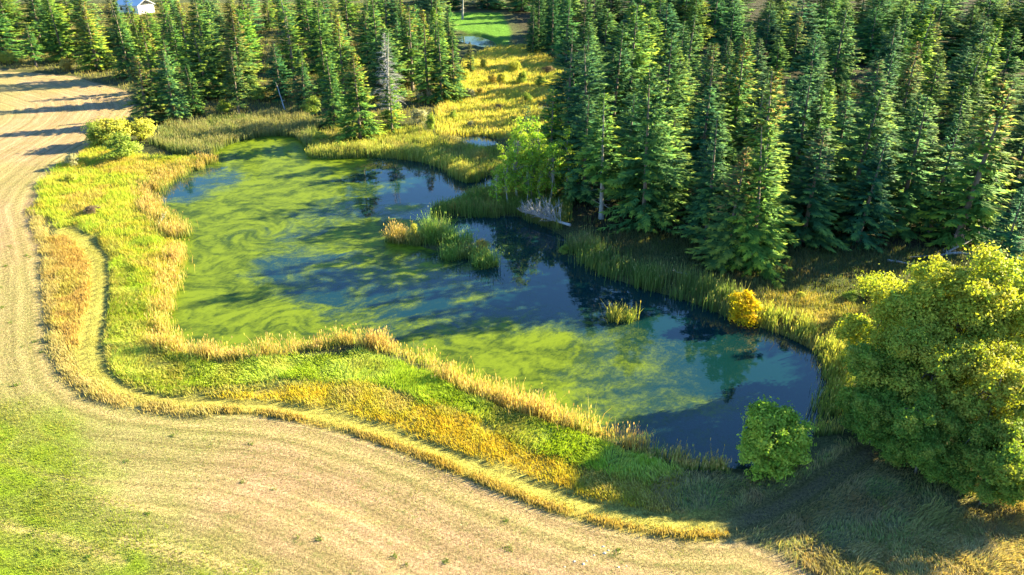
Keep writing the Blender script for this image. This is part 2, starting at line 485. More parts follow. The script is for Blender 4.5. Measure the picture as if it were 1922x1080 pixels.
# relief
Z = np.zeros_like(X)
Z += 0.06 * (fbm(X * 0.9, Y * 0.9, 40, 3) - 0.5) * fm
rough_m = (1 - fm) * (1 - tr) * sstep(0.3, 1.5, PD)
Z += rough_m * 0.45 * (fbm(X * 0.55, Y * 0.55, 44, 3) - 0.42)
Z -= 0.10 * rut * (1 - fm)
lowm = np.maximum.reduce([zone(RBANK, 2), zone(PENIN, 1.5), zone(ULREED, 2), zone(MARSH, 4), zone(smooth_poly(ISLAND, 0), 1.5)])
Z = Z * (1 - .6 * lowm) - .5 * lowm
bank = sstep(0.0, 2.6, PD)
Z = Z * bank + (WL - .06) * (1 - bank)
Z -= 0.9 * sstep(0.0, 2.5, -PD)


def zat(x, y):
    """ground height at points by bilinear lookup"""
    x = np.clip(x, xs[0], xs[-1] - 1e-6); y = np.clip(y, ys[0], ys[-1] - 1e-6)
    i = np.clip(np.searchsorted(xs, x, 'right') - 1, 0, nx - 2); j = np.clip(np.searchsorted(ys, y, 'right') - 1, 0, ny - 2)
    fx = (x - xs[i]) / (xs[i + 1] - xs[i]); fy = (y - ys[j]) / (ys[j + 1] - ys[j])
    return (Z[j, i] * (1 - fx) + Z[j, i + 1] * fx) * (1 - fy) + (Z[j + 1, i] * (1 - fx) + Z[j + 1, i + 1] * fx) * fy


idx = np.arange(nx * ny).reshape(ny, nx)
Q = np.stack([idx[:-1, :-1], idx[:-1, 1:], idx[1:, 1:], idx[1:, :-1]], -1).reshape(-1, 4)
def fc(A):
    return (0.25 * (A[:-1, :-1] + A[:-1, 1:] + A[1:, 1:] + A[1:, :-1])).ravel()
fF, fT = fc(FS) < 0, fc(DT) < 1.4
fL = fc(sdf(LAWN, X, Y)) < 0
VV = np.stack([X, Y, Z], -1).reshape(-1, 3)
CC = C.reshape(-1, 3)
for nm, sel, lab, cat in (('field', fF, 'pale tan stubble field curving round the pond, green towards its lower corner', 'field'),
                          ('grass_track', fT & ~fF, 'narrow yellow green wheel track between the stubble field and the pond bank', 'track'),
                          ('lawn', fL & ~fF & ~fT, 'bright green mown lawn striped by tree shadows beyond the marsh', 'lawn'),
                          ('ground', ~(fF | fT | fL), 'grassy ground and forest floor around the pond', 'ground')):
    q = Q[sel]
    u, inv = np.unique(q, return_inverse=True)
    me = mesh(nm, VV[u], inv.reshape(-1, 4), CC[u], M_GROUND, True, {'fdist': FS.ravel()[u], 'fmask': fm.ravel()[u]})
    tag(obj(nm, me), lab, cat, kind='structure')

# ------------------------------------------------------------------ water
CTRL = [(330, 330, .3), (400, 300, .75), (480, 270, .95), (540, 270, .95), (330, 350, .15), (380, 330, .35), (300, 400, .8), (400, 400, .9), (500, 350, .9), (450, 450, .85),
    (480, 420, .6), (560, 430, .5), (350, 480, .95), (350, 580, .95), (420, 600, .85), (500, 560, .8), (620, 500, .1), (560, 500, .25), (680, 520, .25), (620, 540, .3), (650, 430, .75),
    (700, 440, .85), (700, 380, .55), (600, 330, .85), (660, 340, .6), (740, 330, .12), (800, 340, .03), (820, 370, .12), (760, 390, .45), (720, 420, .7), (750, 480, .6), (700, 480, .85),
    (500, 640, .7), (600, 610, .7), (700, 600, .8), (780, 610, .4), (800, 560, .3), (850, 480, .2), (950, 480, .2), (1000, 450, .1), (1050, 500, .12), (1000, 540, .18), (900, 560, .25),
    (850, 640, .8), (950, 650, .85), (1000, 600, .4), (1050, 650, .85), (1100, 640, .7), (1100, 580, .25), (1150, 540, .05), (1200, 620, .1), (1180, 660, .55), (1250, 600, .05),
    (1300, 620, 0), (1400, 640, 0), (1500, 680, 0), (1450, 760, 0), (1350, 760, .45), (1320, 700, .12), (1280, 680, .45), (1250, 740, .5), (1150, 700, .35), (1100, 700, .45), (1000, 700, .7),
    (900, 690, .8), (1200, 760, .3), (1100, 760, .7), (1200, 800, .5), (1300, 820, .15), (1350, 840, .05), (1400, 800, 0), (1150, 780, .6), (1280, 770, .6), (1330, 780, .6), (870, 330, .05), (920, 340, .05), (1400, 700, 0), (1370, 730, .1)]


def water(name, P, res, lab, cat, plain=None):
    lo, hi = P.min(0) - 1.2, P.max(0) + 1.2
    gx, gy = np.arange(lo[0], hi[0], res), np.arange(lo[1], hi[1], res)
    x, y = np.meshgrid(gx, gy)
    d = sdf(P, x, y)
    if plain is None:
        # swirl the film of algae
        wx, wy = x.copy(), y.copy()
        r = np.random.default_rng(77)
        vort = [((480, 428), 3.6, 2.0), ((440, 500), 5.0, -.8), ((600, 570), 6, 1.0), ((380, 560), 5, 1.0), ((560, 520), 4, -1.1)]
        vort += [((r.uniform(330, 780), r.uniform(330, 640)), r.uniform(1.2, 3.0), r.uniform(-1.3, 1.3)) for _ in range(22)]
        for c, R, a in vort:
            cx, cy = G(*c)
            dx, dy = wx - cx, wy - cy
            th = a * np.exp(-(dx * dx + dy * dy) / (R * R))
            ct, stt = np.cos(th), np.sin(th)
            wx, wy = cx + dx * ct - dy * stt, cy + dx * stt + dy * ct
        px = wx + 4.5 * (fbm(wx * .22, wy * .22, 50, 5, .6) - .5); py = wy + 4.5 * (fbm(wx * .22, wy * .22, 55, 5, .6) - .5)
        a = math.radians(22)
        sx, sy = px * math.cos(a) + py * math.sin(a), -px * math.sin(a) + py * math.cos(a)
        n = fbm(sx * 0.16, sy * 0.30, 60, 7, 0.72)
        n2 = fbm(sx * 0.32 + 40, sy * 0.55, 70, 6, 0.78)
        K = np.zeros_like(x); W = np.zeros_like(x) + 1e-9
        for (cxp, cyp, v) in CTRL:
            cx, cy = G(cxp, cyp)
            s = 2.6 + 0.02 * cy
            w = np.exp(-((px * .35 + x * .65 - cx) ** 2 + (py * .35 + y * .65 - cy) ** 2) / (2 * s * s))
            K += w * v; W += w
        cov = K / W
        amp = 1 - .35 * sstep(-4, 4, x)
        al = cov * 1.35 - .1 + .3 * sstep(.5, .8, cov) + ((n - 0.5) * 1.35 + (n2 - .5) * 0.7) * amp
        al = np.where(cov < 0.02, al - 0.3, al)
        n3 = fbm(px * 0.8 + 9, py * 1.0, 90, 5, .85)
        tint = np.clip(0.52 + (n2 - 0.5) * 2.0 + (n3 - .5) * 2.4 + (cov - .6) * .6 + (n - .5) * 1.2, 0, 1)
    else:
        al = np.full_like(x, plain); tint = np.full_like(x, .4)
    ids = np.arange(x.size).reshape(x.shape)
    q = np.stack([ids[:-1, :-1], ids[:-1, 1:], ids[1:, 1:], ids[1:, :-1]], -1).reshape(-1, 4)
    dd = 0.25 * (d[:-1, :-1] + d[:-1, 1:] + d[1:, 1:] + d[1:, :-1]).ravel()
    q = q[dd < 0.7]
    u, inv = np.unique(q, return_inverse=True)
    V = np.stack([x.ravel()[u], y.ravel()[u], np.full(len(u), WL)], -1)
    me = mesh(name, V, inv.reshape(-1, 4), None, M_WATER, True, {'algae': al.ravel()[u], 'tint': tint.ravel()[u]})
    tag(obj(name, me), lab, cat, kind='structure')


water('pond_water', POND, 0.2, 'dark blue pond water under swirling bright green algae', 'pond')
water('marsh_pool_water', POOL1, 0.5, 'small blue pool of water below the yellow marsh meadow', 'pool', 0.0)
water('lawn_pool_water', POOL2, 0.8, 'dark pool of water beside the mown lawn', 'pool', 0.5)  # even algae film darkens this pool in place of reflected trees
water('reed_pool_water', POOL3, 0.6, 'tiny pool of water in the marsh beside the dark forest', 'pool', 0.0)


# ------------------------------------------------------------------ blades: reeds and grasses
def scatter(P, dens, clump=0.0, freq=0.5, seed=0, avoid=True, wmin=0.15, rag=1.0):
    """points inside polygon P, dens per square metre; clump 0..1 thins by noise"""
    r = np.random.default_rng(seed)
    lo, hi = P.min(0), P.max(0)
    lo = lo - 1.5; hi = hi + 1.5
    n = int((hi[0] - lo[0]) * (hi[1] - lo[1]) * dens)
    x = r.uniform(lo[0], hi[0], n); y = r.uniform(lo[1], hi[1], n)
    k = sdf(P, x, y) + (fbm(x * .4, y * .4, 33, 3) - .5) * 3.0 * rag + r.normal(0, .45, n) * rag < 0
    x, y = x[k], y[k]
    if clump:
        k = r.random(len(x)) < 1 - clump * (1 - sstep(.35, .62, fbm(x * freq, y * freq, seed % 50, 2)))
        x, y = x[k], y[k]
    k = dline(TRACK, x, y) > 1.1 + r.normal(0, .15, len(x))
    x, y = x[k], y[k]
    if avoid:
        k = pond_d(x, y) > wmin
        x, y = x[k], y[k]
    return x, y


def along(L, dens, width, seed=0, off=0.0):
    r = np.random.default_rng(seed)
    X_, Y_ = [], []
    for i in range(len(L) - 1):
        a, b = L[i], L[i + 1]
        l = np.hypot(*(b - a))
        n = int(l * 2 * width * dens)
        t = r.random(n)
        w = r.normal(0, .6, n) * width + off
        nrm = np.array([-(b - a)[1], (b - a)[0]]) / l
        X_.append(a[0] + (b - a)[0] * t + nrm[0] * w); Y_.append(a[1] + (b - a)[1] * t + nrm[1] * w)
    x, y = np.concatenate(X_), np.concatenate(Y_)
    k = r.random(len(x)) < .15 + .85 * sstep(.33, .58, fbm(x * .6 + seed, y * .6, 14, 3))
    return x[k], y[k]


def pick(pal, n, r, jit=0.18, field=None):
    pal = np.array(pal)
    if field is None:
        i = r.integers(0, len(pal), n)
    else:
        i = np.clip((field * len(pal) + r.normal(0, .45, n)).astype(int), 0, len(pal) - 1)
    return pal[i] * (1 + r.uniform(-jit, jit, (n, 1))) * (1 + r.uniform(-.06, .06, (n, 3)))


def blades(name, x, y, h, w, basec, tipc, lean=0.25, wind=(0, 0), seed=0, mat=None, simple=False, label=None, cat=None, hvar=.35, plume=0.0, swirl=0.0, cf=0.35, kind='stuff', parent=None, hmod=0.5):
    r = np.random.default_rng(seed + 900)
    n = len(x)
    z = np.maximum(zat(x, y), WL - 0.05) - 0.03
    nz = fbm(x * cf, y * cf, seed % 40 + 3, 3)
    nzz = np.clip((nz - .25) / .5, 0, 1)
    hh = h * (1 + r.uniform(-hvar, hvar * .8, n)) * (1 - hmod * .5 + hmod * nzz)
    a = r.uniform(0, math.pi, n)
    ww = w * r.uniform(.7, 1.3, n)
    dx, dy = np.cos(a) * ww * .5, np.sin(a) * ww * .5
    la = r.uniform(0, 2 * math.pi, n)
    lm = hh * lean * r.random(n)
    sw = (fbm(x * .22 + 7, y * .22, seed % 30 + 11, 2) - .5) * 14 * swirl
    wx = wind[0] * np.cos(sw) - wind[1] * np.sin(sw); wy = wind[0] * np.sin(sw) + wind[1] * np.cos(sw)
    lx, ly = np.cos(la) * lm + wx * hh, np.sin(la) * lm + wy * hh
    bend = np.clip(1 - .35 * (lx * lx + ly * ly) / (hh * hh), .35, 1)
    P = np.stack([x, y, z], -1)
    D = np.stack([dx, dy, 0 * dx], -1)
    tip = P + np.stack([lx, ly, hh * bend], -1)
    bc = pick(basec, n, r, field=nzz); tcl = pick(tipc, n, r, field=np.clip(fbm(x * cf * .6 + 31, y * cf * .6, seed % 20 + 5, 3) * 2 - .5, 0, 1))
    if simple:
        V = np.stack([P - D, P + D, tip], 1).reshape(-1, 3)
        F = np.arange(3 * n).reshape(n, 3)
        Cc = np.stack([bc, bc, tcl], 1).reshape(-1, 3)
    else:
        mid = P + np.stack([lx * .35, ly * .35, hh * .6 * (1 + bend) * .5], -1)
        V = np.stack([P - D, P + D, mid - D * .85, mid + D * .85, tip], 1).reshape(-1, 3)
        b = np.arange(n)[:, None] * 5
        F = np.concatenate([b + [0, 1, 3], b + [0, 3, 2], b + [2, 3, 4]], 1).reshape(-1, 3)
        mc = bc * .5 + tcl * .5
        Cc = np.stack([bc, bc, mc, mc, tcl], 1).reshape(-1, 3)
        if plume:
            k = r.random(n) < plume
            m = int(k.sum())
            T = tip[k]; pw = r.uniform(.03, .06, m); a2 = r.uniform(0, math.pi, m); ph = r.uniform(.25, .5, m)
            E_ = np.stack([np.cos(a2) * pw, np.sin(a2) * pw, 0 * pw], -1)
            dn = np.stack([0 * ph, 0 * ph, ph], -1)
            V2 = np.stack([T - dn * .6, T + E_, T + dn * .4, T - E_], 1).reshape(-1, 3)
            b2 = np.arange(m)[:, None] * 4 + len(V)
            F = np.concatenate([F, np.concatenate([b2 + [0, 1, 2], b2 + [0, 2, 3]], 1).reshape(-1, 3)])
            pc = np.repeat(pick(tipc, m, r), 4, 0)
            V = np.concatenate([V, V2]); Cc = np.concatenate([Cc, pc])
    me = mesh(name, V, F, Cc, mat or M_GRASS)
    o = obj(name, me, parent)
    if kind: tag(o, label, cat, kind=kind)
    else: tag(o, label, cat)
    return o


TAN = [(.56, .37, .14), (.62, .42, .17), (.50, .32, .10), (.58, .41, .12)]
GREENS = [(.10, .17, .04), (.13, .20, .04), (.16, .21, .05)]
LIMES = [(.38, .54, .03), (.46, .62, .05), (.54, .66, .12), (.62, .64, .12)]
OCHRES = [(.68, .50, .015), (.74, .52, .02), (.66, .42, .02), (.62, .52, .02)]

x, y = along(NEARREED, 85, 1.1, 1)
blades('shore_reeds', x, y, 1.3, .05, [(.20, .30, .05), (.30, .32, .07), (.36, .30, .08)], TAN + [(.46, .46, .10)], .45, (.03, -.05), 1, M_REED, plume=.4, hmod=1.0, cf=.55, hvar=.5,
       label='tan plumed reeds fringing the near shore of the pond', cat='reeds')
x, y = scatter(TANL, 75, .5, .45, 2)
blades('bank_grass', x, y, .7, .06, [(.30, .36, .06), (.36, .38, .07), (.26, .36, .05)], [(.62, .42, .11), (.62, .52, .05), (.44, .56, .04), (.58, .60, .06), (.66, .48, .09), (.40, .54, .04)], .5, (-.12, -.1), 2, M_GRASS, swirl=.5,
       label='tan and yellow tall grass on the pond bank beside the stubble field', cat='grass')
x, y = along(GP([(393, 298), (370, 312), (330, 325), (290, 345), (270, 375), (272, 395), (300, 424), (328, 450)], -.7), 70, 1.5, 3, .6)
blades('shore_sedge', x, y, 1.45, .06, GREENS, TAN + [(.33, .34, .08)], .25, (0, 0), 3, M_REED, plume=.3,
       label='tan sedge and reeds along the shore next to the yellow shrubs', cat='reeds')
x, y = scatter(LIME, 150, .35, .5, 4, rag=.5)
blades('green_meadow_grass', x, y, .45, .06, [(.27, .37, .03), (.33, .42, .04)], LIMES + [(.42, .36, .12)], .5, (-.45, -.3), 4, M_GRASS, swirl=.8,
       label='bright lime green tall grass swept over behind the near reeds', cat='grass')
x, y = scatter(OCHRE, 130, .35, .5, 5)
blades('golden_meadow_grass', x, y, .38, .05, [(.42, .36, .05), (.48, .38, .06)], OCHRES + [(.50, .50, .08), (.62, .50, .16)], .5, (-.25, -.1), 5, M_GRASS,
       label='golden yellow grass strip between the wheel track and the green meadow', cat='grass')
x, y = along(OUTER, 260, .45, 6)
blades('field_edge_grass', x, y, .38, .045, [(.40, .30, .08), (.36, .30, .07)], [(.58, .40, .12), (.62, .46, .16), (.54, .36, .08)], .35, (-.1, 0), 6, M_GRASS,
       label='long ochre grass ridge dividing the stubble field from the wheel track', cat='grass')
x, y = along(EDGE_L, 190, .75, 7, -.3)
blades('verge_grass', x, y, .45, .05, [(.36, .29, .08), (.32, .29, .07)], [(.60, .45, .20), (.56, .43, .15), (.62, .50, .22)], .4, (-.15, 0), 7, M_GRASS,
       label='straw coloured grass verge lining the stubble field at its bend', cat='grass')
x, y = scatter(BROWN, 150, .2, .7, 8)
blades('russet_weeds', x, y, .5, .06, [(.38, .26, .08), (.42, .31, .08)], [(.56, .36, .10), (.62, .43, .13), (.50, .32, .11), (.60, .48, .13), (.44, .42, .08)], .6, (0, 0), 8, M_GRASS,
       label='patch of russet brown weeds between the field and the track loop', cat='weeds')
midl = GP([(240, 480), (262, 560), (300, 600), (285, 640), (262, 470), (200, 440), (130, 428), (170, 452), (205, 500), (203, 620), (215, 700), (300, 738), (420, 728), (560, 716), (690, 722), (560, 727), (390, 748), (260, 745), (195, 690), (190, 620), (198, 500)])
x, y = scatter(GP([(190, 445), (240, 480), (262, 560), (285, 620), (300, 680), (420, 720), (560, 712), (700, 722), (560, 728), (390, 750), (250, 740), (198, 690), (192, 620), (203, 500)]), 110, .4, .5, 9)
blades('track_side_grass', x, y, .45, .05, [(.32, .34, .06), (.38, .36, .07)], [(.56, .50, .11), (.60, .47, .15), (.44, .46, .08), (.52, .44, .08)], .5, (-.3, -.1), 9, M_GRASS, swirl=.6,
       label='mixed yellow and tan tall grass on the pond side of the wheel track', cat='grass')
x, y = along(TRACK, 60, 1.5, 10)
k = np.abs(dline(TRACK, x, y) - .75) > .25
blades('track_grass', x[k], y[k], .16, .04, [(.25, .24, .05)], [(.36, .33, .07), (.30, .31, .06), (.40, .33, .10)], .5, (0, 0), 10, M_GRASS, True,
       label='short flattened yellow green grass growing on the wheel track', cat='grass')
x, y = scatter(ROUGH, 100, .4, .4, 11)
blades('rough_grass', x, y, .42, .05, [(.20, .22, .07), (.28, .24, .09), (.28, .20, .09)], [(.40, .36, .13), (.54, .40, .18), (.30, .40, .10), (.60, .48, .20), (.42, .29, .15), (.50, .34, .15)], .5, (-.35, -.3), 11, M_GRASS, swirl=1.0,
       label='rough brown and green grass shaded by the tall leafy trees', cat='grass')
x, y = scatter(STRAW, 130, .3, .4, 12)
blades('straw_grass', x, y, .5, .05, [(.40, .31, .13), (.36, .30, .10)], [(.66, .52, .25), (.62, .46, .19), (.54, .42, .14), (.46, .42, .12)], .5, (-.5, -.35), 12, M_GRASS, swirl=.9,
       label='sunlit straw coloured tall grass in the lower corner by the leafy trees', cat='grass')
x, y = along(GP([(1062, 462), (1085, 480), (1110, 503), (1145, 518), (1200, 536), (1265, 553), (1325, 573), (1372, 594)], -.7), 80, 1.5, 13, .9)  # shaded stretch of the belt, the shade put into darker tips
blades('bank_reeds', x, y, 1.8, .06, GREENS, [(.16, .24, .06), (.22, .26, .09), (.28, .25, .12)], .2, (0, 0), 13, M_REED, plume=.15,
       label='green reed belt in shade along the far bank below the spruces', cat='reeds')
x, y = along(GP([(1372, 594), (1425, 609), (1475, 626), (1525, 650), (1556, 690), (1552, 730), (1540, 780), (1530, 820)], -.7), 75, 1.2, 14, .8)  # lit stretch of the belt, sunlight put into paler tips
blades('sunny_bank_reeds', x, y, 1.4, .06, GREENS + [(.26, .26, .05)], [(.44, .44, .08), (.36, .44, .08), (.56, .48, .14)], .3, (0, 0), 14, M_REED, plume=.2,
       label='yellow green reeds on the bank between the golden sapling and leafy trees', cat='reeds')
x, y = scatter(SUNSTRIP, 110, .3, .5, 15)  # sunlight on this strip put into brighter blade colours
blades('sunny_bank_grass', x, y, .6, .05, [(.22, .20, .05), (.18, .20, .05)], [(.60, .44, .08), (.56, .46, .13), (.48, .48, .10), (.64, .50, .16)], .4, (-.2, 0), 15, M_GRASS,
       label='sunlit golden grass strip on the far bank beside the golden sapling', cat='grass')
x, y = scatter(BANK, 30, .4, .35, 16)  # shade over this meadow put into darker blade colours
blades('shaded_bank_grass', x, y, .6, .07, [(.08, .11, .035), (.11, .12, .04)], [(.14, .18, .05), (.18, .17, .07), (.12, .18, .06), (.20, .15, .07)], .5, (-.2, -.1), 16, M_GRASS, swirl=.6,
       label='shaded meadow grass between the reed belt and the dark spruces', cat='grass')
x, y = scatter(MARSH, 27, .5, .3, 17)
blades('marsh_grass', x, y, .95, .13, [(.36, .34, .06), (.40, .35, .07)], [(.34, .40, .07), (.48, .48, .09), (.58, .50, .10), (.66, .52, .16), (.50, .50, .09), (.40, .42, .08)], .4, (0, 0), 17, M_REED, plume=.2,
       label='golden marsh grass meadow beyond the pond between the two forests', cat='grass')
x, y = scatter(RBANK, 45, .45, .3, 18)
blades('spit_reeds', x, y, 1.1, .08, GREENS + [(.32, .32, .06)], [(.40, .42, .07), (.50, .46, .10), (.34, .40, .07), (.44, .36, .12)], .35, (0, 0), 18, M_REED,
       label='yellow green sedge on the low spit at the far side of the pond', cat='reeds')
x, y = along(GP([(575, 292), (630, 295), (690, 291), (745, 294), (800, 301), (838, 315), (860, 333), (885, 341), (905, 331)], -.7), 65, 1.3, 19, .5)
blades('spit_shore_reeds', x, y, 1.7, .08, GREENS, [(.42, .44, .08), (.54, .47, .13), (.36, .42, .08)], .2, (0, 0), 19, M_REED, plume=.25,
       label='reed fringe along the water edge of the low spit', cat='reeds')
x, y = scatter(ULREED, 40, .35, .25, 20)
blades('inlet_reeds', x, y, 1.6, .09, GREENS, [(.20, .24, .08), (.26, .24, .11), (.32, .28, .13)], .2, (0, 0), 20, M_REED, plume=.25,
       label='grey green reed bed round the shaded algae inlet', cat='reeds')
x, y = scatter(PENIN, 60, .2, .4, 21, True, -.3)
blades('peninsula_reeds', x, y, 1.5, .07, GREENS, [(.16, .26, .05), (.22, .28, .06), (.32, .27, .09)], .25, (0, 0), 21, M_REED, plume=.15,
       label='green reeds on the small point in front of the aspen grove', cat='reeds')
# forest floor cover
x, y = scatter(FORL, 2.4, .4, .2, 22)
blades('forest_meadow_grass', x, y, .7, .16, [(.16, .17, .05)], [(.34, .30, .08), (.24, .26, .06), (.40, .30, .11)], .5, (0, 0), 22, M_GRASS,
       label='yellowish grass under the trees of the forest behind the field', cat='grass')
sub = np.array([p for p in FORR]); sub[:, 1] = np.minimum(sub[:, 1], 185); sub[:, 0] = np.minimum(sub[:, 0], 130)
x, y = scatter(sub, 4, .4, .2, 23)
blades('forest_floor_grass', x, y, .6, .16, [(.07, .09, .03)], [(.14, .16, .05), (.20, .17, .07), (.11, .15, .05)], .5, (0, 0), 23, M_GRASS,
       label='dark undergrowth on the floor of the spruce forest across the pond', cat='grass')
# stubble and weeds on the field near the camera
nf = GP([(-60, 560), (60, 420), (80, 440), (100, 560), (106, 640), (131, 700), (181, 741), (250, 762), (420, 778), (600, 803), (800, 869), (1000, 953), (1200, 1008), (1385, 1018), (1450, 1044), (1530, 1084), (1560, 1150), (-80, 1150)])
x, y = scatter(nf, 75, .3, .35, 24)
gfm = 1 - sstep(-3, 3, sdf(GREENF, x, y) + (fbm(x * .3, y * .3, 3, 3) - .5) * 4)
gfm = np.asarray(gfm)
isg = np.random.default_rng(3).random(len(x)) < np.clip(gfm * .85 + .28 * sstep(.4, .62, fbm(x * .05 + 3, y * .05, 20, 4)) + .10, 0, 1)
blades('field_stubble', x[~isg], y[~isg], .10, .035, [(.36, .25, .13)], [(.50, .37, .20), (.44, .31, .15), (.40, .29, .12)], .8, (0, 0), 24, M_GRASS, True,
       label='short tan stubble covering the field in front', cat='stubble')
blades('field_grass', x[isg], y[isg], .14, .05, [(.17, .20, .03)], [(.24, .30, .03), (.30, .33, .04), (.18, .26, .04)], .7, (0, 0), 25, M_GRASS, True,
       label='short green grass sprouting among the stubble of the field', cat='grass')
_r = np.random.default_rng(8)
_cx, _cy = scatter(nf, .035, 0, .35, 77)
_k = _r.integers(18, 46, len(_cx))
wx_ = np.repeat(_cx, _k) + _r.normal(0, .14, _k.sum()); wy_ = np.repeat(_cy, _k) + _r.normal(0, .14, _k.sum())
blades('field_weeds', wx_, wy_, .22, .06, [(.10, .16, .03)], [(.16, .26, .04), (.22, .30, .05), (.13, .22, .04)], .9, (0, 0), 27, M_GRASS, True,
       label='scattered dark green weed tufts in the stubble field', cat='weeds')
x, y = scatter(GREENF, 70, .45, .4, 26)
k = (y > 18)
blades('green_corner_grass', x[k], y[k], .24, .05, [(.16, .20, .02), (.20, .22, .03)], [(.30, .42, .025), (.38, .46, .04), (.24, .36, .025), (.52, .46, .11)], .6, (-.2, -.2), 26, M_GRASS, True, swirl=.5,
       label='bright yellow green grass filling the lower corner of the field', cat='grass')


# ------------------------------------------------------------------ trees
def tube(P, R, k=6):
    """tapered tube through points P with radii R -> V, F(quads)"""
    P = np.asarray(P, float); n = len(P)
    T = np.gradient(P, axis=0); T /= np.linalg.norm(T, axis=1)[:, None] + 1e-9
    ref = np.where(np.abs(T[:, 2:3]) > .9, [[1., 0, 0]], [[0, 0, 1.]])
    U = np.cross(T, ref); U /= np.linalg.norm(U, axis=1)[:, None] + 1e-9
    W = np.cross(T, U)
    a = np.arange(k) * 2 * math.pi / k
    V = P[:, None] + np.asarray(R)[:, None, None] * (np.cos(a)[None, :, None] * U[:, None] + np.sin(a)[None, :, None] * W[:, None])
    ii = np.arange(n * k).reshape(n, k)
    F = np.stack([ii[:-1], np.roll(ii[:-1], -1, 1), np.roll(ii[1:], -1, 1), ii[1:]], -1).reshape(-1, 4)
    return V.reshape(-1, 3), F


def join(parts):
    V, F, o = [], [], 0
    for v, f in parts:
        V.append(v); F.append(f + o); o += len(v)
    return np.concatenate(V), np.concatenate(F)


